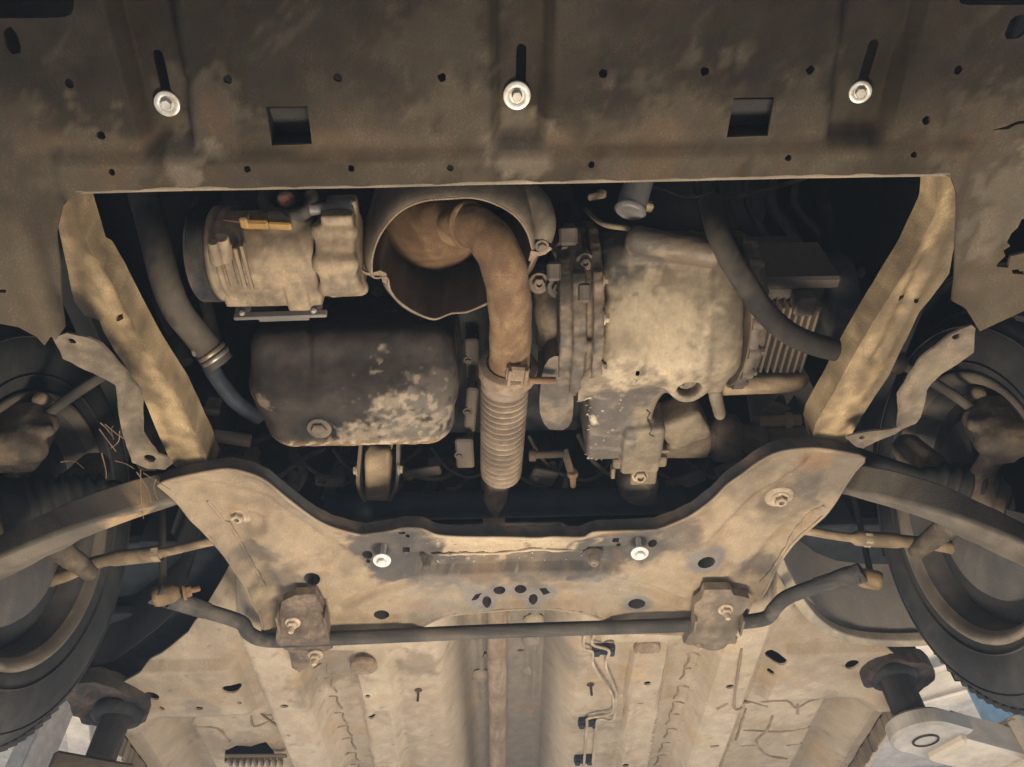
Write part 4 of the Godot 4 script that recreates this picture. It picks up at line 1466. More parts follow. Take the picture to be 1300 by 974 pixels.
# ---------- air conditioning compressor ----------
func build_compressor() -> void:
	var c := pz(300, 322, -0.5)
	var mb := MB.new()
	var x0 := pz(268, 322, -0.5).x
	var x1 := pz(411, 320, -0.5).x
	var x2 := pz(461, 320, -0.5).x
	var yc := c.y
	var f := func(p: Vector3) -> float:
		var a := Vector3(x0 + 0.022, yc, -0.5)
		var d := d_cyl(p, a, Vector3(x1 - 0.002, yc, -0.5), 0.0535, 0.0535, 0.005)
		# flat underside with a raised pad
		d = smax(d, CY + 0.86 - 0.0515 - p.y + 0.0, 0.006)
		d = minf(d, d_box(p, Vector3(lerpf(x0, x1, 0.55), yc - 0.030, -0.532), Vector3(0.062, 0.014, 0.022), 0.004))
		d = minf(d, d_box(p, Vector3(lerpf(x0, x1, 0.78), yc - 0.034, -0.536), Vector3(0.014, 0.018, 0.02), 0.003))
		d = smin(d, d_caps(p, Vector3(lerpf(x0, x1, 0.64), yc - 0.01, -0.452), Vector3(lerpf(x0, x1, 0.80), yc - 0.012, -0.452), 0.014, 0.014), 0.008)
		return d + 0.0007 * noise.get_noise_3dv(p * 60.0)
	cast(mb, f, Vector3(x0, yc - 0.075, -0.58), Vector3(x1 + 0.004, yc + 0.075, -0.42), 0.0032)
	var comp := part("air_compressor", mb, "compressor", car, "tan dusty cylindrical air conditioning compressor")
	mb = MB.new()
	var g := func(p: Vector3) -> float:
		var d := d_cyl(p, Vector3(x1 + 0.0012, yc, -0.5), Vector3(x2 - 0.003, yc, -0.5), 0.055, 0.052, 0.005)
		for k in 5:
			var ang := deg_to_rad(-150.0 + 46.0 * k)
			var q := Vector3((x1 + x2) / 2, yc + sin(ang) * 0.050, -0.5 - cos(ang) * 0.050)
			d = smin(d, d_caps(p, q - Vector3(0.02, 0, 0), q + Vector3(0.017, 0, 0), 0.011, 0.010), 0.007)
		d = minf(d, d_box(p, Vector3((x1 + x2) / 2 + 0.004, yc - 0.020, -0.447), Vector3(0.019, 0.010, 0.012), 0.003))
		d = minf(d, d_box(p, Vector3((x1 + x2) / 2 + 0.004, yc + 0.018, -0.448), Vector3(0.019, 0.011, 0.014), 0.004))
		return d + 0.0007 * noise.get_noise_3dv(p * 60.0)
	cast(mb, g, Vector3(x1 - 0.004, yc - 0.075, -0.58), Vector3(x2 + 0.012, yc + 0.075, -0.42), 0.0032)
	part("cylinder_head", mb, "compressor", comp)
	# clutch and belt pulley
	mb = MB.new()
	var pr := []
	for k in 7:
		pr.append_array([0.061, 0.012 + k * 0.003, 0.058, 0.0135 + k * 0.003])
	lathe(mb, Vector3(x0 - 0.022, yc, -0.5), Vector3.RIGHT, [0.03, 0.010, 0.060, 0.010] + pr + [0.061, 0.033, 0.05, 0.034], 40)
	part("pulley", mb, "engine", comp)
	mb = MB.new()
	lathe(mb, Vector3(x0 + 0.012, yc, -0.5), Vector3.RIGHT, [0.05, 0.0, 0.060, 0.001, 0.060, 0.007, 0.055, 0.009, 0.055, 0.012, 0.058, 0.013, 0.058, 0.018, 0.052, 0.020], 36)
	part("mounting_flange", mb, "compressor", comp)
	for q in [[279, 350, 0.010, 0.052], [292, 352, 0.005, 0.056], [301, 352, 0.004, 0.062]]:
		mb = MB.new()
		var p := pz(q[0], q[1], -0.478)
		p = Vector3(p.x, yc - 0.050, -0.488)
		box(mb, p, Vector3(q[2], 0.016, q[3]), Basis(Vector3.BACK, 0.05), 0.002)
		part("mounting_lug", mb, "compressor", comp)
	for q in [[282, 312, 0.009], [272, 318, 0.006]]:
		mb = MB.new()
		var p := pz(q[0], q[1], -0.452)
		lathe(mb, p, Vector3(0.2, -0.3, 1), [q[2] * 1.2, -0.02, q[2] * 1.2, 0.0, q[2], 0.003, q[2], 0.012, q[2] * 0.8, 0.014], 14)
		part("lug_boss", mb, "compressor", comp)
	for q in [[292, 288]]:
		mb = MB.new()
		var p := pz(q[0], q[1], -0.47)
		box(mb, p, Vector3(0.032, 0.026, 0.026), Basis(Vector3.RIGHT, 0.3), 0.004)
		box(mb, p + Vector3(-0.004, 0.026, 0.0), Vector3(0.024, 0.026, 0.02), Basis(Vector3.RIGHT, 0.3), 0.003)
		part("coil_connector", mb, "hose", comp)
	# yellow plug and its lead
	mb = MB.new()
	var y0 := pz(325, 284, -0.445)
	box(mb, y0, Vector3(0.034, 0.012, 0.012), Basis(Vector3.BACK, -0.08), 0.003)
	box(mb, y0 + Vector3(-0.012, 0.002, 0.004), Vector3(0.010, 0.019, 0.014), Basis(Vector3.BACK, -0.08), 0.002)
	box(mb, y0 + Vector3(0.030, -0.006, 0.0), Vector3(0.028, 0.006, 0.010), Basis(Vector3.BACK, -0.12), 0.002)
	part("plug", mb, "yellow", comp, "yellow plastic plug on top of the compressor")
	mb = MB.new()
	tube(mb, curve([pz(262, 284, -0.45), pz(272, 278, -0.445), pz(290, 280, -0.44), pz(306, 282, -0.443)], 6), 0.0013, 6)
	part("wire", mb, "orange", comp)
	# hose loop over the compressor
	mb = MB.new()
	var loop := []
	for k in 15:
		var a := deg_to_rad(20.0 - 230.0 * k / 14.0)
		loop.append(pz(366 + 31 * cos(a), 254 - 21 * sin(a), -0.43 + 0.02 * sin(a * 0.5)))
	tube(mb, curve(loop, 3), 0.0085, 10)
	part("refrigerant_hose", mb, "hose", comp)
	mb = MB.new()
	var pa := pz(392, 266, -0.435)
	var pb := pz(440, 263, -0.44)
	tube(mb, curve([pa, pa.lerp(pb, 0.5), pb, pz(441, 276, -0.455)], 5), 0.0075, 10)
	lathe(mb, pb + Vector3(-0.006, 0, 0), Vector3.RIGHT, [0.009, -0.012, 0.0105, -0.01, 0.0105, 0.01, 0.009, 0.012], 14)
	part("refrigerant_pipe", mb, "grey_bracket", comp)
	mb = MB.new()
	lathe(mb, pz(363, 252, -0.43), Vector3(0.1, -0.8, 0.6), [0.004, -0.02, 0.011, -0.008, 0.011, 0.0, 0.008, 0.003, 0.004, 0.004], 14)
	part("cap", mb, "orange", comp)
	# flat bracket bar under the compressor
	var r0 := pz(297, 402, -0.585)
	var r1 := pz(415, 398, -0.585)
	var dir := (r1 - r0).normalized()
	var turn := Basis(dir, Vector3.UP, dir.cross(Vector3.UP)).orthonormalized() * Basis(Vector3.RIGHT, 0.35)
	mb = MB.new()
	box(mb, (r0 + r1) / 2, Vector3(r0.distance_to(r1), 0.010, 0.006), turn, 0.0012)
	box(mb, (r0 + r1) / 2 + Vector3(0, 0.008, -0.008), Vector3(r0.distance_to(r1) * 0.55, 0.004, 0.018), turn, 0.0012)
	var bar := part("bracket_bar", mb, "grey_bracket", car, "grey bracket bar with two upright ears under the compressor")
	for k in [0.09, 0.86]:
		mb = MB.new()
		box(mb, r0.lerp(r1, k) + turn * Vector3(0, 0.0125, 0), Vector3(0.021, 0.016, 0.0055), turn, 0.0012)
		part("ear", mb, "grey_bracket", bar)
		mb = MB.new()
		hexagon(mb, r0.lerp(r1, k) + turn * Vector3(0.0, 0.003, 0.003), turn * Vector3(0, 0, 1), 0.003, 0.0025, 0.0042)
		part("bolt", mb, "zinc", bar)

# ---------- catalyst, heat shield, downpipe, flex joint, exhaust ----------
func build_exhaust() -> void:
	# heat shield: two half shells with a turned-out flange, open below
	var mb := MB.new()
	var front := [[474, 352, 0.850], [472, 330, 0.853], [479, 305, 0.857], [492, 284, 0.861], [511, 266, 0.864], [538, 255, 0.866], [570, 252, 0.867], [600, 251, 0.867], [627, 258, 0.866], [652, 272, 0.863], [667, 290, 0.86], [674, 309, 0.856], [676, 328, 0.853]]
	var rear := [[676, 328, 0.853], [666, 350, 0.848], [652, 366, 0.846], [634, 377, 0.845], [612, 388, 0.845], [592, 396, 0.845], [572, 398, 0.846], [552, 405, 0.845], [530, 398, 0.845], [508, 384, 0.846], [495, 368, 0.848], [491, 352, 0.85], [483, 344, 0.851]]
	var rim := []
	for q in front + rear.slice(1, 12):
		rim.append(ph(q[0], q[1], q[2]))
	var mid := Vector3.ZERO
	for p in rim:
		mid += p / rim.size()
	var fine_rim := []
	for i in rim.size():
		for k in 3:
			fine_rim.append(rim[i].cubic_interpolate(rim[(i + 1) % rim.size()], rim[(i + rim.size() - 1) % rim.size()], rim[(i + 2) % rim.size()], k / 3.0))
	var rings := []
	var n := fine_rim.size()
	# inside from the rim up, then the outside back down, closed into one skin of 2 mm
	for layer in [[0.0, 0.0], [0.004, 0.006], [0.010, 0.02], [0.016, 0.06], [0.014, 0.13], [0.012, 0.24]]:
		var ring := PackedVector3Array()
		for k in n:
			var p: Vector3 = fine_rim[k]
			var out := Vector3(p.x - mid.x, 0, p.z - mid.z).normalized()
			ring.append(p + out * (layer[0] + 0.002 * noise.get_noise_3dv(p * 25.0 + Vector3(0, layer[1] * 30.0, 0))) + Vector3(0, layer[1] + 0.0, 0.02 * layer[1]))
		rings.append(ring)
	var outer := []
	for ring in rings:
		var o2 := PackedVector3Array()
		for p in ring:
			o2.append(p + Vector3(p.x - mid.x, 0, p.z - mid.z).normalized() * 0.0022)
		outer.append(o2)
	outer.reverse()
	# ring order decides the facing: seen from above the rim runs the other way round
	var all := outer + rings
	var flip: bool = (fine_rim[1] - mid).cross(fine_rim[0] - mid).y < 0
	if flip:
		for k in all.size():
			var rr: PackedVector3Array = all[k]
			rr.reverse()
			all[k] = rr
	loft(mb, all, false)
	var cat := MB.new()
	var shield := part("heat_shield", mb, "shield", car, "dull steel heat shield, a wide open bell around the catalyst")
	# bright sheared rim and the flange ears on both sides
	mb = MB.new()
	var closed := fine_rim.duplicate()
	closed.append(fine_rim[0])
	tube(mb, PackedVector3Array(closed), 0.0016, 6)
	part("sheared_rim", mb, "pale_rust", shield)
	var ears := [
		[[459, 342, 470, 347, 483, 343, 490, 346, 495, 362, 486, 358, 484, 349, 470, 350, 460, 346], 0.852],
		[[674, 318, 684, 320, 697, 312, 701, 315, 692, 322, 682, 325, 675, 334, 671, 330], 0.852]]
	for e in ears:
		mb = MB.new()
		var poly := flat(e[0], e[1])
		sheet(mb, poly, [], func(x, z): return CY + 0.851 + 0.003 * noise.get_noise_2d(x * 40, z * 40), 0.004, 0.003)
		part("flange_ear", mb, "pale_rust", shield)
	mb = MB.new()
	tube(mb, curve([ph(668, 246, 0.93), ph(683, 262, 0.90), ph(691, 285, 0.875), ph(688, 306, 0.862)], 5), func(t): return 0.020 - 0.007 * t, 12)
	part("shield_bulge", mb, "shield", shield)
	mb = MB.new()
	hexagon(mb, ph(688, 312, 0.852), Vector3.DOWN, 0.006, 0.006, 0.009)
	part("bolt", mb, "dark_casting", shield)
	# catalyst cone inside
	var k0 := ph(545, 275, 1.05)
	var k1 := ph(575, 296, 0.90)
	var kd := (k1 - k0).normalized()
	lathe(cat, k0, kd, [0.075, -0.08, 0.078, 0.02, 0.074, 0.05, 0.064, 0.085, 0.05, 0.115, 0.043, 0.13, 0.036, 0.142, 0.01, 0.15], 36)
	var catalyst := part("catalyst", cat, "rust", car, "rusty catalyst cone inside the heat shield")
	# downpipe
	mb = MB.new()
	var path := curve([ph(575, 288, 0.895), ph(598, 286, 0.868), ph(622, 304, 0.845), ph(639, 338, 0.828), ph(647, 385, 0.822), ph(648, 430, 0.824), ph(646, 466, 0.828)], 8)
	tube(mb, path, func(t): return 0.0255 + 0.0028 * smoothstep(0.1, 0.4, t) + 0.0006 * sin(t * 40.0), 26)
	var down := part("downpipe", mb, "rust", car, "rusty exhaust downpipe bending out of the heat shield")
	mb = MB.new()
	lathe(mb, path[7], (path[8] - path[6]).normalized(), [0.030, -0.003, 0.0315, -0.001, 0.0315, 0.002, 0.029, 0.004], 24)
	part("weld_seam", mb, "rust", down)
	# clamp
	var ca := ph(645, 470, 0.829)
	var cd := (ph(644, 482, 0.831) - ph(646, 455, 0.827)).normalized()
	mb = MB.new()
	lathe(mb, ca - cd * 0.012, cd, [0.031, -0.002, 0.040, 0.001, 0.0415, 0.004, 0.038, 0.008, 0.0375, 0.014, 0.041, 0.018, 0.0395, 0.022, 0.033, 0.026], 30, false)
	var clamp_ := part("pipe_clamp", mb, "pale_rust", down, "rusty V-band clamp with a bolt at the pipe joint")
	mb = MB.new()
	var cb := ph(657, 474, 0.792)
	box(mb, cb, Vector3(0.030, 0.010, 0.024), Basis(Vector3.UP, 0.1), 0.003)
	for s in [-1, 1]:
		box(mb, cb + Vector3(s * 0.011, -0.004, 0), Vector3(0.004, 0.016, 0.026), Basis(Vector3.UP, 0.1), 0.001)
	part("clamp_lug", mb, "pale_rust", down)
	mb = MB.new()
	var bx := ph(672, 483, 0.796)
	lathe(mb, bx, Vector3(1, 0, -0.03), [0.0075, -0.012, 0.0085, -0.01, 0.0085, 0.0, 0.005, 0.001, 0.005, 0.034, 0.004, 0.036], 14)
	part("clamp_bolt", mb, "rust", down)
	# flex joint: bellows
	var b0 := ph(641, 482, 0.832)
	var b1 := ph(636, 599, 0.860)
	var bd := (b1 - b0).normalized()
	var bl := b0.distance_to(b1)
	var prof := [0.028, -0.006, 0.033, 0.0, 0.0345, 0.006, 0.034, 0.012]
	var corr := 16
	for k in corr * 6 + 1:
		var t := k / (corr * 6.0)
		prof.append(0.0325 - 0.0012 * t + [-0.0105, -0.0040, 0.0014, 0.0024, 0.0014, -0.0040][k % 6])
		prof.append(lerpf(0.014, bl - 0.006, t + [0.0, 0.2, 0.1, 0.0, -0.1, -0.2][k % 6] / (corr * 6.0)))
	prof.append_array([0.033, bl - 0.003, 0.0325, bl + 0.002, 0.028, bl + 0.006])
	mb = MB.new()
	lathe(mb, b0, bd, prof, 34)
	part("flex_joint", mb, "bellows", down, "corrugated steel flex joint of the exhaust")
	# pipe rising over the subframe, then back under the floor
	mb = MB.new()
	var back := curve([b1 - bd * 0.004, ph(632, 616, 0.858), ph(629, 630, 0.854), ph(628, 643, 0.866), Vector3(-0.012, CY + 0.94, -0.925), Vector3(-0.012, CY + 0.925, -1.00), ph(631, 772, 0.852), ph(631, 840, 0.838), ph(632, 910, 0.838), ph(632, 980, 0.838), ph(632, 1060, 0.838)], 6)
	tube(mb, back, func(t): return 0.0195 + 0.0008 * t, 22)
	part("exhaust_pipe", mb, "pale_rust", car, "pitted rusty exhaust pipe running back through the floor tunnel")

# ---------- gearbox ----------
func build_gearbox() -> void:
	var a := pz(752, 395, -0.634)
	var b := pz(921, 392, -0.634)
	var yc := (a.y + b.y) / 2
	var bolt_side := a.x
	var boss := ph(875, 493, 0.797)
	var blk0 := ph(738, 500, 0.81)
	var blk1 := ph(838, 598, 0.815)
	var t0 := ph(818, 300, 0.83)
	var t1 := ph(912, 320, 0.815)
	var mount_c := ph(810, 592, 0.81)
	var dim := pz(858, 365, -0.50)
	var web_c := ph(866, 534, 0.865)
	var flat_inv := Basis(Vector3.RIGHT, 0.6)
	var f := func(p: Vector3) -> float:
		# bell housing narrowing into the gear casing
		var d := d_cyl(p, Vector3(a.x - 0.004, yc, -0.634), Vector3(b.x, yc - 0.004, -0.634), 0.126, 0.106, 0.010)
		d = lerpf(d, d_tbox(p, Vector3((a.x + b.x) / 2, yc - 0.002, -0.634), Vector3((b.x - a.x) / 2 + 0.002, 0.112, 0.110), 0.045, flat_inv), 0.6)
		# part line and two shallow ribs round the casing
		d -= 0.0022 * (1.0 - smoothstep(0.0015, 0.004, absf(p.x - lerpf(a.x, b.x, 0.72)))) + 0.003 * (1.0 - smoothstep(0.002, 0.006, absf(p.x - lerpf(a.x, b.x, 0.30) - 0.25 * (p.z + 0.60))))
		# final drive belly behind
		d = smin(d, d_cyl(p, Vector3(a.x + 0.004, yc + 0.01, -0.735), Vector3(boss.x - 0.045, yc + 0.01, -0.735), 0.118, 0.10, 0.012), 0.05)
		d = smin(d, d_box(p, Vector3((blk0.x + blk1.x) / 2 - 0.004, CY + 0.87, (blk0.z + blk1.z) / 2 + 0.01), Vector3(0.046, 0.055, 0.070), 0.010), 0.018)
		# the narrow lower housing, proud of the belly
		d = smin(d, d_box(p, Vector3(blk1.x - 0.034, CY + 0.855, blk1.z + 0.052), Vector3(0.030, 0.052, 0.048), 0.006), 0.006)
		# thick rib curling from the flange into the casing
		d = smin(d, d_caps(p, ph(752, 480, 0.808), ph(790, 447, 0.806), 0.014, 0.022), 0.02)
		d = smin(d, d_caps(p, ph(735, 500, 0.815), ph(752, 480, 0.808), 0.012, 0.014), 0.016)
		# drain plug boss
		d = smin(d, d_cyl(p, boss + Vector3(0, 0.05, 0), boss + Vector3(0, -0.002, 0), 0.032, 0.026, 0.004), 0.014)
		d = smin(d, d_box(p, boss + Vector3(0.018, 0.018, 0.0), Vector3(0.034, 0.012, 0.016), 0.004), 0.010)
		# upper rib, a thick shoulder
		d = smin(d, d_caps(p, t0 + Vector3(0, 0.034, -0.022), t1 + Vector3(0, 0.030, -0.020), 0.016, 0.017), 0.030)
		d = smin(d, d_tbox(p, web_c, Vector3(0.034, 0.030, 0.030), 0.010, Basis(Vector3.UP, 0.5)), 0.012)
		d = smin(d, d_caps(p, ph(908, 500, 0.83), ph(914, 526, 0.83), 0.010, 0.009), 0.008)
		# scallop pressed in between
		d = smax(d, -d_caps(p, dim + Vector3(0, 0.02, 0.016), dim + Vector3(0.004, -0.05, 0.0), 0.018, 0.012), 0.03)
		d = smax(d, -d_cyl(p, boss + Vector3(0, 0.03, 0), boss + Vector3(0, -0.03, 0), 0.0165, 0.0165, 0.002), 0.003)
		return d + 0.0008 * noise.get_noise_3dv(p * 30.0) + 0.0004 * fine.get_noise_3dv(p * 130.0)
	var black := lin(0.05, 0.045, 0.042)
	for q in [[780, 320, -0.50, 0.055, 0.85], [765, 290, -0.48, 0.05, 0.8], [858, 345, -0.49, 0.05, 0.75], [850, 385, -0.52, 0.035, 0.5], [905, 345, -0.5, 0.03, 0.5]]:  # dark shading over the casing top, put into the colour
		gearbox_dirt_light_blots.append([pz(q[0], q[1], q[2]), q[3], black, q[4]])
	for q in [[830, 492, 0.035, 0.95], [800, 494, 0.035, 0.95], [775, 492, 0.03, 0.9], [770, 535, 0.045, 0.85], [755, 580, 0.05, 0.85], [755, 520, 0.04, 0.8], [780, 565, 0.03, 0.7], [850, 545, 0.03, 0.6]]:
		gearbox_dirt_light_blots.append([ph(q[0], q[1], 0.81), q[2], lin(0.085, 0.068, 0.056), q[3]])
	gearbox_dirt_light_blots.append([t0.lerp(t1, 0.6) + Vector3(0, 0.03, -0.02), 0.06, lin(0.125, 0.085, 0.052), 0.92])
	gearbox_dirt_light_blots.append([t0 + Vector3(0, 0.03, -0.02), 0.05, lin(0.07, 0.052, 0.037), 0.92])
	for q in [[818, 425, 0.075, 0.8], [860, 450, 0.06, 0.6], [850, 415, 0.06, 0.5], [785, 465, 0.035, 0.6]]:  # bright highlight of the belly, painted into the colour
		gearbox_dirt_light_blots.append([ph(q[0], q[1], 0.82), q[2], lin(0.45, 0.345, 0.215), q[3] * 0.8])
	for q in [[745, 480, 0.012], [750, 535, 0.009], [743, 505, 0.008], [745, 590, 0.012], [760, 596, 0.008], [795, 476, 0.008], [748, 572, 0.006]]:
		gearbox_dirt_light_blots.append([ph(q[0], q[1], 0.812), q[2], lin(0.62, 0.50, 0.35), 0.9])
	var mb := MB.new()
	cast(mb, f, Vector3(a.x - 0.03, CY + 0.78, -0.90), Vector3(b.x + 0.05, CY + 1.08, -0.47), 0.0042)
	var box_ := part("gearbox", mb, "casting", car, "cast gearbox housing, tan belly with a painted highlight")
	# end cover flange with seam
	mb = MB.new()
	lathe(mb, Vector3(b.x + 0.001, yc - 0.004, -0.634), Vector3.RIGHT, [0.108, 0.0, 0.1125, 0.002, 0.1125, 0.012, 0.106, 0.014, 0.104, 0.022, 0.098, 0.026], 60)
	part("end_cover", mb, "dark_casting", box_)
	for k in 9:
		mb = MB.new()
		var ang := deg_to_rad(-175.0 + 22.0 * k)
		var p := Vector3(b.x + 0.014, yc - 0.004 + sin(ang) * 0.106, -0.634 + cos(ang) * 0.106)
		lathe(mb, p - Vector3(0.012, 0, 0), Vector3.RIGHT, [0.010, 0.0, 0.010, 0.014, 0.008, 0.016], 14)
		hexagon(mb, p + Vector3(0.004, 0, 0), Vector3.RIGHT, 0.0055, 0.006)
		part("cover_bolt", mb, "dark_casting", box_)
	# bolts along the bell housing
	for q in [[757, 355], [759, 404], [748, 468]]:
		mb = MB.new()
		var s := sight(q[0], q[1])
		# on the rim cylinder, where the sight line meets it
		var o := Vector2(0 - yc + CY, 0.634)
		var dv := Vector2(s.y, s.z)
		var bb := o.dot(dv)
		var disc := bb * bb - dv.length_squared() * (o.length_squared() - 0.130 * 0.130)
		var t := (-bb - sqrt(maxf(disc, 0.0))) / dv.length_squared()
		var p := Vector3(a.x - 0.004, CY + s.y * t, s.z * t)
		hexagon(mb, p + Vector3(0.002, 0, 0), Vector3.RIGHT, 0.0065, 0.007, 0.009)
		part("bell_bolt", mb, "dusty_bolt" if q[1] > 390 else "dark_casting", box_)
	# crack in the tail and flaked paint along its left edge
	mb = MB.new()
	var crack := []
	for q in [[822, 527], [827, 533], [824, 540], [828, 548], [825, 553], [831, 556]]:
		var p := ph(q[0], q[1], 0.80)
		for it in 5:
			p.y += f.call(p)
		crack.append(p)
	bead(mb, crack, 0.0010)
	part("crack", mb, "dark_rust", box_)
	mb = MB.new()
	for k in 70:
		var q: Array = [[744, 478, 12, 14], [748, 535, 4, 8], [744, 590, 10, 4], [758, 594, 10, 4], [797, 474, 10, 4], [775, 520, 22, 18], [765, 560, 18, 14]][k % 7]
		var p := ph(q[0] + rng.randf_range(-1, 1) * q[2], q[1] + rng.randf_range(-1, 1) * q[3], 0.80)
		for it in 5:
			p.y += f.call(p)
		if absf(f.call(p)) < 0.002:
			box(mb, p, Vector3(rng.randf_range(0.0008, 0.005), 0.0008, rng.randf_range(0.0008, 0.004)), Basis(Vector3.UP, rng.randf() * 3.0), 0.0003)
	part("paint_flakes", mb, "scale", box_).set_meta("kind", "stuff")
	# drain plug in the boss
	mb = MB.new()
	hexagon(mb, boss + Vector3(0, 0.016, 0), Vector3.DOWN, 0.0075, 0.009, 0.0135)
	part("drain_plug", mb, "dark_casting", box_)
	# bracket under the tail with a nut and a stud
	var turn := Basis(Vector3.UP, -0.03)
	var m := ph(812, 592, 0.812)
	mb = MB.new()
	box(mb, m + Vector3(0, 0.004, 0.006), Vector3(0.082, 0.012, 0.020), turn, 0.0025)
	box(mb, m + Vector3(0.008, -0.001, -0.020), Vector3(0.040, 0.010, 0.034), turn, 0.0025)
	box(mb, m + Vector3(-0.040, 0.002, -0.012), Vector3(0.006, 0.014, 0.022), turn, 0.0015)
	box(mb, m + Vector3(0.004, 0.012, 0.018), Vector3(0.084, 0.005, 0.006), turn, 0.001)
	var br := part("tail_bracket", mb, "bracket", box_)
	mb = MB.new()
	hexagon(mb, ph(812, 603, 0.806), Vector3.DOWN + Vector3(0, 0, 0.25), 0.0098, 0.011, 0.0125, 0.0052)
	part("nut", mb, "dusty_bolt", box_)
	mb = MB.new()
	lathe(mb, ph(812, 622, 0.83), Vector3(0, -1, 0.2), [0.034, -0.05, 0.033, -0.01, 0.028, 0.004, 0.016, 0.01], 22)
	part("tail_cap", mb, "dark_casting", box_)
	# drive flange and shaft cup
	mb = MB.new()
	var dc := ph(874, 556, 0.868)
	lathe(mb, dc, Vector3.RIGHT, [0.022, -0.04, 0.031, -0.036, 0.032, 0.0, 0.032, 0.026, 0.025, 0.030, 0.025, 0.036, 0.038, 0.040, 0.040, 0.062, 0.036, 0.068, 0.036, 0.074, 0.030, 0.078, 0.022, 0.082, 0.019, 0.10, 0.024, 0.104, 0.024, 0.118, 0.016, 0.122, 0.016, 0.2], 32)
	part("drive_flange", mb, "knuckle", box_)
	# smooth cross tube right of the gearbox
	mb = MB.new()
	var c0 := ph(905, 490, 0.862)
	var c1 := ph(1004, 486, 0.868)
	tube(mb, curve([c0, c0.lerp(c1, 0.5), c1, c1 + Vector3(0.02, 0.012, 0.0)], 4), func(t): return 0.0150 - 0.002 * smoothstep(0.6, 1.0, t), 18)
	part("cross_tube", mb, "tube_tan", car, "smooth tan cross tube right of the gearbox")
	mb = MB.new()
	tube(mb, PackedVector3Array([ph(962, 536, 0.875), ph(1015, 533, 0.88)]), 0.010, 12)
	lathe(mb, ph(1000, 534, 0.878), Vector3.RIGHT, [0.010, -0.006, 0.014, -0.005, 0.014, 0.005, 0.010, 0.006], 12)
	part("link_rod", mb, "tube_tan", car)

	# finned end casing
	var q0 := pz(925, 400, -0.64)
	var q1 := pz(1040, 395, -0.64)
	mb = MB.new()
	box(mb, Vector3((q0.x + q1.x) / 2, CY + 0.965, -0.655), Vector3(q1.x - q0.x, 0.14, 0.155), Basis.IDENTITY, 0.012)
	box(mb, Vector3((q0.x + q1.x) / 2, CY + 0.935, -0.575), Vector3(q1.x - q0.x + 0.01, 0.10, 0.02), Basis.IDENTITY, 0.004)
	box(mb, pz(1020, 385, -0.60), Vector3(0.03, 0.03, 0.03), Basis.IDENTITY, 0.005)
	var fin_case := part("finned_casing", mb, "dark_casting", car, "dark casting with a row of cooling fins")
	for k in 11:
		mb = MB.new()
		var x := lerpf(q0.x + 0.014, q1.x - 0.020, k / 10.0)
		box(mb, Vector3(x, CY + 0.886, -0.665), Vector3(0.0042, 0.026, 0.118), Basis.IDENTITY, 0.0012)
		part("fin", mb, "dark_casting", fin_case)
	mb = MB.new()
	lathe(mb, pz(1036, 385, -0.64), Vector3.RIGHT, [0.05, -0.01, 0.072, -0.008, 0.074, 0.0, 0.074, 0.03, 0.066, 0.036, 0.03, 0.04], 36)
	part("drum", mb, "engine", fin_case)

	# engine side of the flange: adapter plate, ribs and bosses left of the bell housing
	var p0 := pz(735, 400, -0.634)
	var ring_c := Vector3(0, yc, -0.634)
	var h := func(p: Vector3) -> float:
		var q := Vector2(p.y - yc, p.z + 0.634)
		var rad := q.length()
		var ang := q.angle()
		# two uneven flange plates, webs between them and lugs round the rim
		var lobes := 0.0045 * smoothstep(0.3, 0.9, sin(ang * 9.0 + 0.6)) + 0.003 * noise.get_noise_2d(ang * 2.0, 3.0)
		var d := Vector2(maxf(rad - 0.125 - lobes, 0.0), maxf(absf(p.x - (a.x - 0.006)) - 0.006, 0.0)).length() - 0.0015
		d = maxf(d, minf(rad - 0.125 - lobes, 0.0))
		var d2 := Vector2(maxf(rad - 0.119 - lobes * 1.4, 0.0), maxf(absf(p.x - (a.x - 0.031)) - 0.007, 0.0)).length() - 0.0015
		d = smin(d, d2, 0.006)
		d = smin(d, Vector2(maxf(rad - 0.110, 0.0), maxf(absf(p.x - (a.x - 0.030)) - 0.026, 0.0)).length() - 0.001, 0.006)
		# webs
		var k := absf(wrapf(ang * 4.0 + 0.9, -PI, PI)) / 4.0 * 0.118
		d = smin(d, Vector3(maxf(k - 0.004, 0.0), maxf(rad - 0.1215, 0.0), maxf(absf(p.x - (a.x - 0.020)) - 0.016, 0.0)).length() - 0.001, 0.005)
		return d + 0.0010 * noise.get_noise_3dv(p * 55.0)
	mb = MB.new()
	cast(mb, h, Vector3(a.x - 0.066, yc - 0.14, -0.79), Vector3(a.x + 0.008, yc + 0.14, -0.48), 0.0038)
	var ad := part("flange_casting", mb, "dark_casting", car, "dark ribbed flange casting between engine and gearbox")
	mb = MB.new()
	var low := soften(flat([688, 470, 700, 452, 722, 452, 728, 470, 728, 530, 720, 545, 700, 547, 690, 538, 684, 520], 0.815), 1)
	sheet(mb, low, [], func(x, z): return CY + 0.812 + 0.25 * maxf(0.0, 0.012 - edge_dist(Vector2(x, z), low)) + 0.002 * noise.get_noise_2d(x * 40, z * 40), 0.004, 0.07)
	part("sump_corner", mb, "dark_casting", ad)
	for q in [[701, 424, 0.87, 0.010], [697, 462, 0.86, 0.008], [684, 366, 0.90, 0.012], [717, 325, 0.91, 0.012], [742, 340, 0.87, 0.010], [708, 372, 0.89, 0.012]]:
		mb = MB.new()
		var p := ph(q[0], q[1], q[2])
		lathe(mb, p + Vector3(0, 0.03, 0), Vector3(0, -1, 0.3), [q[3] * 1.5, 0.0, q[3] * 1.4, 0.03, q[3] * 1.2, 0.034], 16)
		hexagon(mb, p + Vector3(0, -0.003, 0.01), Vector3(0, -1, 0.3), q[3] * 0.75, 0.007, 0.0, q[3] * 0.35)
		part("boss", mb, "dark_casting", ad)
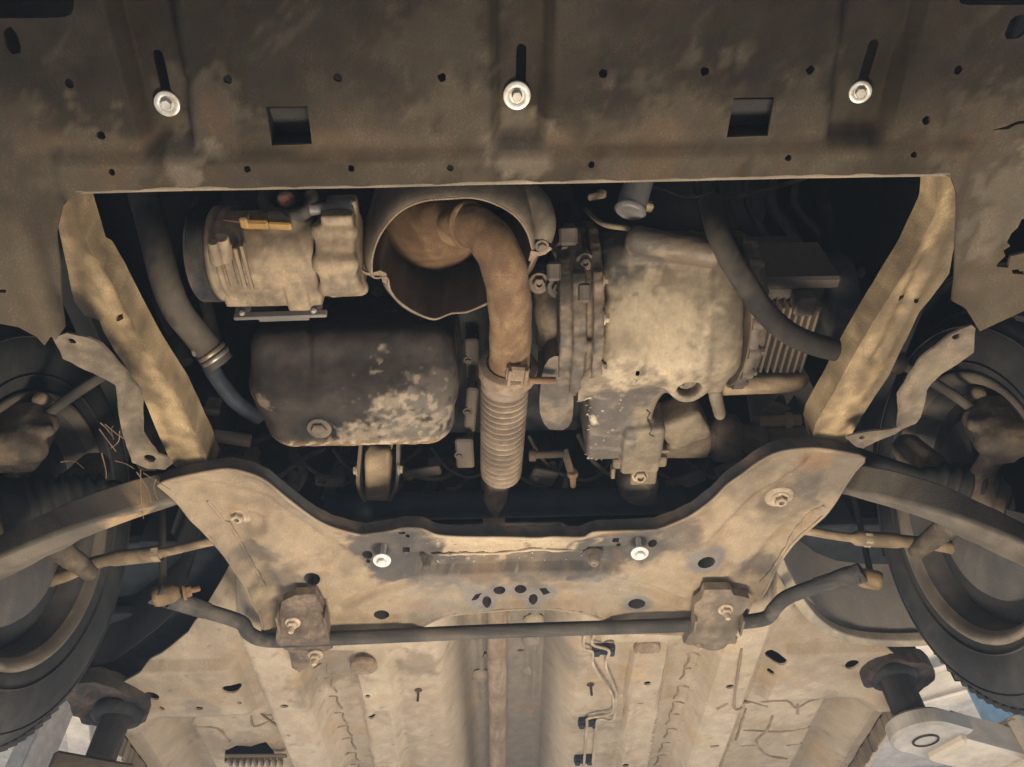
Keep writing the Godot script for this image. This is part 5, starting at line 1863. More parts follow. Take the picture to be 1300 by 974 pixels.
	var g := func(p: Vector3) -> float:
		var d := d_caps(p, ph(690, 350, 0.93), ph(705, 400, 0.89), 0.018, 0.024)
		d = smin(d, d_caps(p, ph(705, 400, 0.89), ph(708, 455, 0.855), 0.024, 0.018), 0.02)
		d = smin(d, d_caps(p, ph(690, 430, 0.88), ph(706, 445, 0.86), 0.012, 0.014), 0.015)
		d = smin(d, d_box(p, ph(718, 325, 0.925), Vector3(0.012, 0.012, 0.014), 0.004), 0.006)
		d = smin(d, d_caps(p, ph(718, 330, 0.92), ph(712, 380, 0.90), 0.010, 0.012), 0.012)
		return d + 0.002 * noise.get_noise_3dv(p * 40.0)
	mb = MB.new()
	cast(mb, g, Vector3(p0.x - 0.075, CY + 0.83, -0.80), Vector3(p0.x + 0.012, CY + 0.98, -0.47), 0.0042)
	part("casting_web", mb, "dark_casting", ad)
	for q in [[742, 372, -0.525, 0.014, 0.020], [722, 300, -0.50, 0.024, 0.022], [703, 345, -0.53, 0.018, 0.026]]:
		mb = MB.new()
		box(mb, pz(q[0], q[1], q[2]), Vector3(q[3], q[4], 0.024), Basis(Vector3.RIGHT, -0.6) * Basis(Vector3.FORWARD, rng.randf_range(-0.15, 0.15)), 0.003)
		part("lug", mb, "dark_casting", ad)
	# shelf above: sheet clip over the bell housing and the earth strap lug
	mb = MB.new()
	tube(mb, curve([pz(743, 266, -0.50), pz(765, 284, -0.49), pz(795, 290, -0.485), pz(815, 299, -0.48), pz(842, 302, -0.48)], 6), func(t): return 0.0040 - 0.0028 * absf(t - 0.35), 8)
	part("strap", mb, "bracket", ad)

# ---------- suspension ----------
func build_suspension() -> void:
	# anti-roll bar
	var bar := [ph(215, 760, 0.715), ph(236, 766, 0.718), ph(263, 776, 0.722), ph(292, 785, 0.725), ph(308, 792, 0.726), ph(316, 804, 0.722), ph(334, 812, 0.72), ph(370, 813, 0.72), ph(460, 809, 0.72), ph(645, 801, 0.72), ph(800, 796, 0.72), ph(905, 792, 0.72), ph(950, 789, 0.72), ph(974, 784, 0.722), ph(984, 772, 0.725), ph(1000, 758, 0.726), ph(1037, 744, 0.722), ph(1070, 733, 0.718), ph(1090, 729, 0.715)]
	var mb := MB.new()
	tube(mb, curve(bar, 6), func(t): return 0.0118 + 0.003 * (smoothstep(0.10, 0.03, t) + smoothstep(0.90, 0.97, t)), 18)
	var arb := part("anti_roll_bar", mb, "bar", car, "dark grey anti-roll bar across behind the subframe")
	for s in 2:
		mb = MB.new()
		var e: Vector3 = bar[0] if s == 0 else bar[-1]
		var e2: Vector3 = bar[2] if s == 0 else bar[-3]
		var d := (e2 - e).normalized()
		sweep(mb, curve([e - d * (0.026 if s == 0 else 0.008), e - d * (0.018 if s == 0 else 0.002), e + d * 0.014, e2], 4), rounded([Vector2(-0.023, -0.010), Vector2(0.023, -0.010), Vector2(0.023, 0.010), Vector2(-0.023, 0.010)], 0.008), func(t): return Vector2(1.0 - 0.5 * t - 0.45 * pow(1.0 - t, 10.0), 1.0))
		part("flat_end", mb, "bar", arb)
	# clamps: folded brackets with bolts
	var clamps := [
		[[352, 790, 356, 772, 366, 768, 372, 764, 398, 763, 402, 770, 412, 790, 416, 812, 420, 836, 408, 846, 396, 842, 388, 862, 377, 870, 367, 864, 364, 846, 356, 830, 350, 812], [371, 797], [400, 838]],
		[[884, 775, 893, 768, 897, 757, 930, 757, 934, 764, 954, 768, 957, 777, 948, 783, 938, 800, 932, 812, 924, 830, 914, 840, 904, 842, 896, 834, 880, 826, 868, 818, 874, 808, 882, 800], [922, 780], [888, 818]]]
	for s in 2:
		mb = MB.new()
		var outline := flat(clamps[s][0], 0.702)
		var bc := ph(clamps[s][1][0], clamps[s][1][1] + 12, 0.708)
		var zb := ph(385 if s == 0 else 905, 806, 0.708).z
		var yf := func(x: float, z: float) -> float:
			var y := CY + 0.698 + 0.012 * smoothstep(0.014, 0.03, absf(z - zb)) + 0.012 * smoothstep(0.045, 0.08, zb - z)
			var e := edge_dist(Vector2(x, z), outline)
			return y + 0.004 * (1.0 - smoothstep(0, 0.007, e)) + 0.0015 * noise.get_noise_2d(x * 40, z * 40)
		sheet(mb, outline, [], yf, 0.004, 0.014)
		var cl := part("bar_clamp", mb, "clamp" if s == 0 else "bracket", car, "rusty brown clamp bracket of the anti-roll bar, left" if s == 0 else "dusty clamp bracket of the anti-roll bar, right")
		for e in [-1, 1]:
			mb = MB.new()
			var pb0 := ph((384 if s == 0 else 912) + e * 30, 800, 0.70)
			box(mb, pb0 + Vector3(0, 0.012, 0.004), Vector3(0.0035, 0.026, 0.060 if s == 0 else 0.042), Basis(Vector3.UP, (0.06 if s == 0 else -0.05)), 0.001)
			box(mb, pb0 + Vector3(-e * 0.012, 0.004, -0.036), Vector3(0.022, 0.005, 0.018), Basis(Vector3.UP, (0.06 if s == 0 else -0.05)), 0.0012)
			part("fold", mb, "clamp" if s == 0 else "bracket", cl)
		for q in [clamps[s][1], clamps[s][2]]:
			mb = MB.new()
			var p := ph(q[0], q[1] - 3, 0.703)
			hexagon(mb, p + Vector3(0, 0.006, 0), Vector3.DOWN + Vector3(0, 0, 0.1), 0.0085, 0.010, 0.0125)
			lathe(mb, p + Vector3(0, -0.003, 0), Vector3.DOWN, [0.0045, 0.0, 0.0045, 0.010, 0.0025, 0.0115, 0.0015, 0.010], 10)
			part("bolt", mb, "dusty_bolt", cl)
	# drop links
	for s in 2:
		mb = MB.new()
		var lo := ph(207, 756, 0.712) if s == 0 else ph(1107, 736, 0.714)
		var hi := ph(205, 612, 0.93) if s == 0 else ph(1080, 610, 0.93)
		tube(mb, PackedVector3Array([lo, lo.lerp(hi, 0.5), hi]), 0.0058 if s == 0 else 0.005, 10)
		var link := part("drop_link", mb, "bar" if s == 1 else "arm", car, "thin drop link rod with a yellowed ball joint, left" if s == 0 else "thin drop link rod with a dark ball joint, right")
		mb = MB.new()
		var d := Vector3(-0.9 if s == 0 else 0.9, -0.35, 0.1).normalized()
		lathe(mb, lo - d * 0.012, d, [0.009, -0.012, 0.014, -0.004, 0.0155, 0.002, 0.0155, 0.02, 0.0135, 0.026, 0.004, 0.028], 20)
		part("ball_joint", mb, "straw", link)
		mb = MB.new()
		hexagon(mb, lo - d * 0.030 + Vector3(0, -0.004, 0), -d, 0.0095, 0.012, 0.013)
		lathe(mb, lo - d * 0.042 + Vector3(0, -0.004, 0), -d, [0.005, 0.0, 0.005, 0.012, 0.003, 0.013], 10)
		part("nut", mb, "rust" if s == 0 else "dark_casting", link)
	# tie rods
	for s in 2:
		mb = MB.new()
		var uv: Array = [60, 738, 85, 730, 110, 718, 140, 710, 175, 706, 205, 702, 235, 695, 275, 686, 330, 676] if s == 0 else [1215, 697, 1190, 692, 1165, 689, 1130, 686, 1095, 684, 1060, 680, 1020, 673, 960, 665]
		var pts := []
		for k in range(0, uv.size(), 2):
			pts.append(ph(uv[k], uv[k + 1], 0.765))
		var np := pts.size()
		tube(mb, curve(pts, 5), func(t): return 0.0105 if t < 0.38 else (0.0125 if t < 0.62 else 0.0075), 12)
		var tr := part("tie_rod", mb, "tube_tan", car, "dusty steering tie rod running under the left control arm" if s == 0 else "dusty steering tie rod behind the right control arm")
		mb = MB.new()
		var e: Vector3 = pts[0]
		lathe(mb, e + Vector3(0, 0.02, 0), Vector3.DOWN, [0.010, -0.02, 0.014, -0.008, 0.016, 0.0, 0.016, 0.018, 0.012, 0.026, 0.004, 0.028], 20)
		part("rod_end", mb, "arm", tr)
		mb = MB.new()
		hexagon(mb, (pts[5 if s == 0 else 4] as Vector3), (pts[4 if s == 0 else 3] - pts[5 if s == 0 else 4]).normalized(), 0.0135, 0.014)
		part("lock_nut", mb, "dusty_bolt", tr)
	# control arms: pressed steel with a raised spine
	for s in 2:
		mb = MB.new()
		var path: Array
		if s == 0:
			path = [ph(-110, 786, 0.595), ph(0, 729, 0.605), ph(70, 699, 0.63), ph(130, 675, 0.665), ph(190, 653, 0.715), ph(240, 638, 0.765), ph(300, 628, 0.80)]
		else:
			path = [ph(1410, 764, 0.595), ph(1300, 711, 0.605), ph(1240, 686, 0.625), ph(1180, 662, 0.66), ph(1120, 642, 0.71), ph(1068, 628, 0.765), ph(1010, 622, 0.80)]
		var prof := rounded([Vector2(-0.030, 0.004), Vector2(-0.026, -0.002), Vector2(-0.002, 0.000), Vector2(0.028, 0.022), Vector2(0.030, 0.045), Vector2(-0.030, 0.045)], 0.003)
		sweep(mb, curve(path, 6), prof if s == 0 else mirrored(prof), func(t): return Vector2(0.80 + 0.25 * t, 1.0))
		var arm := part("control_arm", mb, "arm", car, "grey brown front control arm, left, with a patch of bare rust" if s == 0 else "grey brown front control arm, right")
		mb = MB.new()
		lathe(mb, ph(-100 if s == 0 else 1400, 775 if s == 0 else 755, 0.61) + Vector3(0, 0.03, 0), Vector3.DOWN, [0.02, -0.02, 0.032, 0.0, 0.032, 0.03, 0.024, 0.042, 0.01, 0.046], 24)
		part("ball_joint", mb, "knuckle", arm)

# ---------- wheels, brakes, drive shafts ----------
func build_wheels() -> void:
	for s in [-1, 1]:
		var x0: float = 0.70 if s > 0 else -0.68
		var c := Vector3(x0, CY + 0.75, -0.885)
		var ax := Vector3(s, 0, 0)
		var kk: float = 1.0 if s > 0 else 1.045
		var mb := MB.new()
		# tyre carcass
		lathe(mb, c, ax, [0.186, 0.045, 0.190, 0.012, 0.197 * kk, 0.003, 0.205 * kk, 0.001, 0.222 * kk, -0.005, 0.245 * kk, -0.007, 0.262 * kk, -0.003, 0.276 * kk, 0.006, 0.286 * kk, 0.020, 0.291 * kk, 0.035, 0.292 * kk, 0.15, 0.287 * kk, 0.168, 0.26 * kk, 0.188, 0.20, 0.185, 0.19, 0.15], 96)
		var wheel := part("wheel", mb, "tyre", car, "front wheel on the left with a dark tyre, seen from inside" if s < 0 else "front wheel on the right with a dark tyre, seen from inside")
		# tread blocks: shoulders and ribs
		mb = MB.new()
		for row in 6:
			var n := 92
			for k in n:
				var a := TAU * (k + 0.5 * (row % 2)) / n
				var rad := Vector3(0, sin(a), cos(a))
				var tan_ := Vector3(0, cos(a), -sin(a))
				var skew := 0.35 if row == 0 else -0.3
				var t := Basis(ax, rad, ax.cross(rad)).orthonormalized()
				var r := (0.2935 if row > 0 and row < 5 else 0.290) * kk
				box(mb, c + ax * (0.028 + row * 0.0255) + rad * r, Vector3(0.0225, 0.009, TAU * r / n * 0.80), t * Basis(Vector3.UP, skew), 0.0015)
		part("tread", mb, "tyre", wheel).set_meta("kind", "stuff")
		# moulded rings on the sidewall
		for r in [0.214, 0.268]:
			mb = MB.new()
			lathe(mb, c + ax * (-0.004 if r < 0.25 else -0.001), ax, [r * kk - 0.002, 0.003, r * kk - 0.001, -0.0015, r * kk + 0.001, -0.0015, r * kk + 0.002, 0.003], 72, false)
			part("moulded_ring", mb, "tyre", wheel)
		# rim: lip, barrel and disc
		mb = MB.new()
		lathe(mb, c, ax, [0.199, 0.006, 0.2015, 0.001, 0.199, -0.003, 0.193, -0.003, 0.187, 0.003, 0.182, 0.010], 72, false)
		part("rim_lip", mb, "rim", wheel)
		mb = MB.new()
		lathe(mb, c, ax, [0.182, 0.010, 0.180, 0.022, 0.174, 0.035, 0.172, 0.075, 0.166, 0.095, 0.163, 0.13, 0.14, 0.142, 0.09, 0.135, 0.05, 0.125, 0.0, 0.124], 72, false)
		part("rim", mb, "rim_dark", wheel)
		# brake disc and dust shield
		mb = MB.new()
		lathe(mb, c + ax * 0.045, ax, [0.05, 0.0, 0.132, 0.0, 0.133, 0.001, 0.133, 0.011, 0.127, 0.012, 0.127, 0.016, 0.133, 0.017, 0.133, 0.027, 0.05, 0.028], 60)
		part("brake_disc", mb, "dark_rust", wheel)
		mb = MB.new()
		var rings := []
		for q in [[0.05, 0.03], [0.10, 0.028], [0.138, 0.034], [0.142, 0.042], [0.139, 0.0425], [0.137, 0.036], [0.10, 0.031], [0.05, 0.033]]:
			var ring := PackedVector3Array()
			for k in 40:
				var a := deg_to_rad(60.0 + 250.0 * k / 39.0)
				ring.append(c + ax * q[1] + Vector3(0, sin(a), cos(a)) * q[0])
			rings.append(ring)
		# open strip: loft around the short profile instead
		var strips := []
		for k in 40:
			var pr := PackedVector3Array()
			for ring in rings:
				pr.append(ring[k])
			if s > 0:
				pr.reverse()
			strips.append(pr)
		loft(mb, strips)
		part("dust_shield", mb, "rim_dark", wheel)
		# knuckle and caliper
		var u := func(a, b, h): return ph(a if s > 0 else 1300 - a - 6, b - (0 if s > 0 else -10), h)
		var hub := c + ax * -0.005
		var cal: Vector3 = u.call(1268, 545, 0.80)
		var f := func(p: Vector3) -> float:
			var d := d_cyl(p, hub + ax * 0.012, hub + ax * 0.06, 0.036, 0.05, 0.008)
			d = smin(d, d_caps(p, hub + ax * 0.02, hub + Vector3(-s * 0.03, 0.12, 0.0), 0.026, 0.024), 0.02)
			d = smin(d, d_caps(p, hub + ax * 0.02, hub + Vector3(-s * 0.03, 0.0, -0.11), 0.022, 0.014), 0.02)
			# caliper
			d = smin(d, d_box(p, cal + ax * 0.02, Vector3(0.05, 0.045, 0.034), 0.014), 0.012)
			d = smin(d, d_caps(p, cal + Vector3(-s * 0.032, -0.03, 0.004), cal + Vector3(s * 0.03, -0.034, 0.006), 0.020, 0.022), 0.006)
			d = smin(d, d_caps(p, cal + Vector3(-s * 0.034, 0.012, 0.012), cal + Vector3(s * 0.03, 0.010, 0.012), 0.018, 0.020), 0.006)
			d = smin(d, d_caps(p, cal + Vector3(-s * 0.05, -0.01, 0.02), cal + Vector3(-s * 0.03, -0.01, 0.02), 0.010, 0.012), 0.005)
			d = smin(d, d_caps(p, cal + ax * 0.02, hub + ax * 0.02 + Vector3(0, 0.02, 0.03), 0.016, 0.016), 0.012)
			return d + 0.002 * noise.get_noise_3dv(p * 45.0)
		mb = MB.new()
		var lo := Vector3(minf(hub.x, cal.x) - 0.10, CY + 0.60, -1.04)
		var hi := Vector3(maxf(hub.x, cal.x) + 0.10, CY + 0.93, -0.60)
		cast(mb, f, lo, hi, 0.006)
		part("knuckle", mb, "knuckle", wheel)
		mb = MB.new()
		lathe(mb, cal + Vector3(-s * 0.02, 0.045, 0.03), Vector3(-s * 0.2, -0.5, 0.8), [0.012, -0.03, 0.012, 0.0, 0.009, 0.006, 0.003, 0.008], 14)
		part("bleed_cap", mb, "tube_tan", wheel)
		# brake hose and drive shaft with its pleated boot
		mb = MB.new()
		tube(mb, curve([cal + Vector3(-s * 0.01, 0.02, 0.0), cal + Vector3(-s * 0.07, 0.04, 0.04), cal + Vector3(-s * 0.14, 0.12, 0.05), cal + Vector3(-s * 0.16, 0.24, 0.0)], 7), 0.0075, 10)
		part("brake_hose", mb, "hose", wheel)
		mb = MB.new()
		var pleats := []
		for k in 7:
			var big := 0.060 - 0.0042 * k
			pleats.append_array([big - 0.004, 0.0 + k * 0.016, big, 0.004 + k * 0.016, big - 0.003, 0.008 + k * 0.016, big - 0.013, 0.012 + k * 0.016])
		var boot_a := ph(1278, 642, 0.75) if s > 0 else ph(34, 652, 0.75)
		var boot_b := ph(1165, 604, 0.80) if s > 0 else ph(130, 630, 0.80)
		lathe(mb, boot_a, boot_b - boot_a, [0.058, -0.03, 0.060, -0.02] + pleats + [0.02, 0.118, 0.018, 0.125, 0.0125, 0.128, 0.0125, 0.30], 36)
		part("drive_shaft_boot", mb, "black_rubber", wheel)

	# inner liner panels behind the wheels
	var edges := [
		[[1250, 812], [1190, 818], [1165, 821], [1120, 821], [1085, 817], [1058, 808], [1036, 793], [1018, 772], [1004, 748], [992, 724], [984, 700]],
		[[212, 688], [226, 710], [233, 738], [228, 765], [215, 790], [196, 808], [168, 830], [140, 850], [100, 862], [50, 866]]]
	for e in 2:
		var mb := MB.new()
		var cols := []
		for q in edges[e]:
			var base := ph(q[0], q[1], 0.77)
			var col := PackedVector3Array()
			for k in 9:
				var t := k / 8.0
				col.append(base + Vector3(0.02 * t, 0.02 + t * 0.75, (0.30 if e == 0 else 0.12) * t + 0.003 * noise.get_noise_2d(base.x * 20, t * 5)))
			for k in 9:
				var t := 1.0 - k / 8.0
				col.append(base + Vector3(0.02 * t, 0.02 + t * 0.75, -0.004 + (0.30 if e == 0 else 0.12) * t))
			cols.append(col)
		cols.reverse()
		loft(mb, cols)
		var lp := part("liner_panel", mb, "liner" if e == 0 else "dark_liner", car, "grey plastic liner panel behind the right drop link" if e == 0 else "torn dark liner panel behind the left drop link")
		if e == 1:
			continue
		mb = MB.new()
		var lip := []
		for q in edges[e]:
			lip.append(ph(q[0], q[1], 0.77) + Vector3(0, 0.008, 0.004))
		sweep(mb, curve(lip, 4), rounded([Vector2(-0.010, -0.006), Vector2(0.009, -0.004), Vector2(0.009, 0.016), Vector2(-0.010, 0.016)], 0.004))
		part("lip", mb, "liner_lip" if e == 0 else "dark_liner", lp)

# ---------- hoses, pipes, wires and the rest in the engine bay ----------
func pipe(called: String, pts: Array, r: float, skin_name: String, label := "") -> MeshInstance3D:
	var mb := MB.new()
	tube(mb, curve(pts, 7), r, 14)
	return part(called, mb, skin_name, car, label)

func build_clutter() -> void:
	# coolant hose at the left
	var hp := [pz(170, 205, -0.46), pz(180, 245, -0.47), pz(196, 300, -0.49), pz(208, 350, -0.52), pz(224, 392, -0.56), pz(250, 425, -0.60), pz(281, 462, -0.64)]
	var hose := pipe("coolant_hose", hp, 0.0185, "hose", "thick grey coolant hose left of the compressor")
	var mb := MB.new()
	var e: Vector3 = hp[-1]
	var d: Vector3 = (hp[-1] - hp[-2]).normalized()
	for k in 2:
		lathe(mb, e - d * (0.012 + k * 0.008), d, [0.0190, -0.003, 0.0205, -0.002, 0.0205, 0.002, 0.0190, 0.003], 22, false)
	box(mb, e - d * 0.016 + Vector3(-0.018, -0.006, 0.01), Vector3(0.012, 0.010, 0.012), Basis.IDENTITY, 0.002)
	part("hose_clamp", mb, "steel", hose)
	pipe("coolant_pipe", [pz(240, 425, -0.63), pz(262, 455, -0.66), pz(276, 480, -0.70), pz(300, 510, -0.74), pz(330, 530, -0.78)], 0.012, "black", "dark coolant pipe below the hose clamp")
	# power steering hose at the right
	pipe("rubber_hose", [pz(900, 255, -0.46), pz(915, 305, -0.48), pz(940, 350, -0.52), pz(975, 400, -0.57), pz(1015, 430, -0.60), pz(1075, 448, -0.63), pz(1140, 462, -0.68)], 0.0150, "dark_hose", "thick rubber hose crossing in front of the cooling fins")
	# plain grey pipe above the gearbox
	mb = MB.new()
	var g0 := pz(818, 205, -0.42)
	var g1 := pz(800, 268, -0.46)
	lathe(mb, g0, g1 - g0, [0.018, -0.05, 0.0185, 0.0, 0.019, g0.distance_to(g1) - 0.004, 0.021, g0.distance_to(g1), 0.017, g0.distance_to(g1) + 0.003], 26)
	part("outlet_pipe", mb, "grey_pipe", car, "pale grey pipe stub above the gearbox")
	mb = MB.new()
	box(mb, pz(822, 262, -0.46), Vector3(0.014, 0.012, 0.012), Basis(Vector3.UP, 0.3), 0.002)
	box(mb, pz(756, 249, -0.48), Vector3(0.022, 0.007, 0.010), Basis(Vector3.BACK, 0.35), 0.002)
	box(mb, pz(764, 246, -0.48), Vector3(0.012, 0.010, 0.012), Basis(Vector3.BACK, 0.2), 0.002)
	part("bracket", mb, "tube_tan", car)
	pipe("green_cable", [pz(885, 250, -0.55), pz(915, 252, -0.56), pz(945, 248, -0.56), pz(985, 238, -0.55), pz(1050, 215, -0.5)], 0.004, "hose")
	pipe("wire", [pz(830, 238, -0.47), pz(845, 242, -0.47), pz(865, 250, -0.48), pz(890, 250, -0.5)], 0.0018, "grey_pipe")
	# right side: dark ducts beside the rail
	pipe("air_duct", [pz(1045, 210, -0.62), pz(1052, 255, -0.64), pz(1075, 300, -0.67), pz(1082, 350, -0.70), pz(1072, 400, -0.74)], 0.024, "engine", "dark air duct beside the right rail")
	pipe("wiring_loom", [pz(1098, 215, -0.55), pz(1108, 250, -0.57), pz(1120, 280, -0.60), pz(1105, 320, -0.64), pz(1092, 370, -0.70)], 0.011, "engine")
	for q in [[1104, 236, 0.010], [1114, 262, 0.009], [1112, 292, 0.010], [1098, 345, 0.009]]:
		mb = MB.new()
		var p := pz(q[0], q[1], -0.565 - (q[1] - 236) * 0.0009)
		box(mb, p, Vector3(q[2] * 2.4, q[2] * 1.6, q[2] * 2.0), Basis(Vector3(0.3, 0.5, 0.8).normalized(), 0.5), 0.003)
		part("connector", mb, "bay", car)
	# steering rack and pipes behind the engine
	mb = MB.new()
	tube(mb, PackedVector3Array([Vector3(-0.29, CY + 0.86, -0.985), Vector3(0, CY + 0.86, -0.985), Vector3(0.31, CY + 0.86, -0.985)]), 0.024, 18)
	part("steering_rack", mb, "black", car, "dark steering rack tube above the subframe")
	pipe("rack_pipe", [ph(478, 624, 0.86), ph(505, 636, 0.86), ph(545, 643, 0.862), ph(585, 650, 0.865), ph(640, 653, 0.865), ph(685, 650, 0.865), ph(706, 640, 0.868), ph(716, 622, 0.88), ph(720, 600, 0.90)], 0.0055, "frame_side", "thin steel pipe looping behind the flex joint")
	pipe("rack_pipe", [ph(440, 600, 0.90), ph(470, 625, 0.89), ph(520, 632, 0.89), ph(575, 632, 0.89)], 0.0045, "frame_side")
	mb = MB.new()
	box(mb, ph(573, 636, 0.87), Vector3(0.018, 0.05, 0.02), Basis.IDENTITY, 0.003)
	part("pipe_clip", mb, "bay", car)
	# brackets, stays and wires low in the bay, between the pan, the flex joint and the subframe
	for q in [[250, 520, 0.86, 60, 8, 0.2], [300, 590, 0.87, 70, 14, -0.3], [355, 612, 0.86, 60, 10, 0.5], [420, 610, 0.88, 46, 16, 0.1], [535, 600, 0.88, 60, 12, -0.2], [590, 575, 0.87, 26, 40, 0.0], [598, 520, 0.90, 16, 60, 0.1], [690, 605, 0.88, 40, 22, 0.3], [735, 640, 0.87, 90, 10, 0.05], [870, 610, 0.88, 60, 16, -0.4], [930, 595, 0.87, 50, 20, -0.6], [960, 560, 0.88, 40, 26, -0.3], [985, 520, 0.89, 34, 18, 0.4], [1010, 590, 0.86, 40, 12, -0.5], [445, 400, 0.98, 90, 14, 0.0], [560, 430, 0.98, 40, 30, 0.2], [330, 395, 0.99, 60, 20, 0.1], [600, 455, 0.96, 20, 50, 0.0]]:
		mb = MB.new()
		var p := ph(q[0], q[1], q[2])
		var t := Basis(Vector3.UP, q[5]) * Basis(Vector3.RIGHT, 0.3 * q[5])
		var sz := Vector3(q[3] * 0.0011, 0.010, q[4] * 0.0016)
		box(mb, p, sz, t, 0.003)
		box(mb, p + t * Vector3(sz.x * 0.3, 0.012, 0), Vector3(sz.x * 0.3, 0.03, sz.z * 0.8), t, 0.003)
		hexagon(mb, p + t * Vector3(-sz.x * 0.3, -0.004, 0), Vector3.DOWN, 0.0055, 0.006, 0.008)
		part("bracket", mb, "bay", car)
	for k in 12:
		var u := 300.0 + k * 62.0
		var dv := rng.randf_range(-20, 20)
		pipe("wire", [ph(u, 560 + dv, 0.95), ph(u + 20, 590 + dv * 0.5, 0.90), ph(u + 50, 606, 0.885), ph(u + 85, 600 - dv, 0.90), ph(u + 110, 570, 0.97)], rng.randf_range(0.002, 0.0045), "bay")
	# selector linkage left of the gearbox tail
	mb = MB.new()
	tube(mb, PackedVector3Array([ph(672, 578, 0.855), ph(716, 576, 0.852)]), 0.0065, 12)
	lathe(mb, ph(676, 578, 0.855), Vector3.RIGHT, [0.006, -0.006, 0.010, -0.005, 0.010, 0.005, 0.006, 0.006], 14)
	var lk := part("selector_link", mb, "dark_rust", car, "small rusty selector link left of the gearbox tail")
	mb = MB.new()
	sweep(mb, PackedVector3Array([ph(716, 570, 0.86), ph(722, 590, 0.85), ph(727, 606, 0.845)]), rounded([Vector2(-0.006, -0.003), Vector2(0.006, -0.003), Vector2(0.006, 0.004), Vector2(-0.006, 0.004)], 0.002))
	part("lever", mb, "dark_rust", lk)
	mb = MB.new()
	lathe(mb, ph(727, 601, 0.845), ph(728, 628, 0.845) - ph(727, 601, 0.845), [0.008, -0.004, 0.009, 0.0, 0.009, 0.004, 0.0055, 0.006, 0.005, 0.03, 0.003, 0.032], 12)
	part("ball_stud", mb, "rust", lk)
	# small link beside the pan
	mb = MB.new()
	tube(mb, PackedVector3Array([ph(272, 553, 0.83), ph(318, 560, 0.83)]), 0.010, 12)
	part("link_rod", mb, "tube_tan", car)
	# dark pipes and ribs that break up the depth of the bay
	for k in 9:
		var u := 330.0 + k * 42.0
		pipe("bay_pipe", [ph(u, 618 + 8 * (k % 3), 0.95 + 0.03 * (k % 2)), ph(u + 14, 600, 1.0), ph(u + 24 * (k % 3 - 1), 575, 1.05), ph(u + 30, 545, 1.12)], 0.005 + 0.003 * (k % 3), "bay")
	for k in 5:
		pipe("bay_hose", [pz(880 + k * 34, 215, -0.62), pz(890 + k * 30, 260, -0.66), pz(900 + k * 36, 300, -0.70), pz(925 + k * 30, 330, -0.75)], 0.007 + 0.004 * (k % 2), "bay")
	for k in 4:
		pipe("bay_hose", [pz(110 + k * 45, 215, -0.66), pz(130 + k * 38, 300, -0.70), pz(170 + k * 30, 380, -0.72), pz(215 + k * 22, 460, -0.76)], 0.006 + 0.004 * (k % 2), "bay")
	# straw caught in the left suspension
	var twig_at := [[140, 545, 155, 560], [134, 532, 142, 556], [148, 540, 150, 562], [130, 550, 158, 566], [180, 605, 186, 640], [184, 600, 188, 652], [190, 602, 200, 628], [186, 598, 205, 618], [150, 585, 182, 600], [120, 575, 128, 600], [72, 590, 110, 600]]
	var straw := thing("dry_straw", "tuft of dry straw caught beside the left splash strip and control arm", "straw", ph(186, 606, 0.70))
	for k in 12:
		var q: Array = twig_at[k % twig_at.size()]
		mb = MB.new()
		var a := ph(q[0] + rng.randf_range(-9, 9), q[1] + rng.randf_range(-7, 7), rng.randf_range(0.695, 0.715))
		var b := ph(q[2] + rng.randf_range(-12, 12), q[3] + rng.randf_range(-9, 9), rng.randf_range(0.69, 0.71))
		tube(mb, curve([a, a.lerp(b, 0.5) + Vector3(rng.randf_range(-1, 1), rng.randf_range(-1, 1), rng.randf_range(-1, 1)) * 0.005, b], 4), func(t): return 0.0009 - 0.0005 * t, 5)
		part("stalk", mb, "straw", straw)

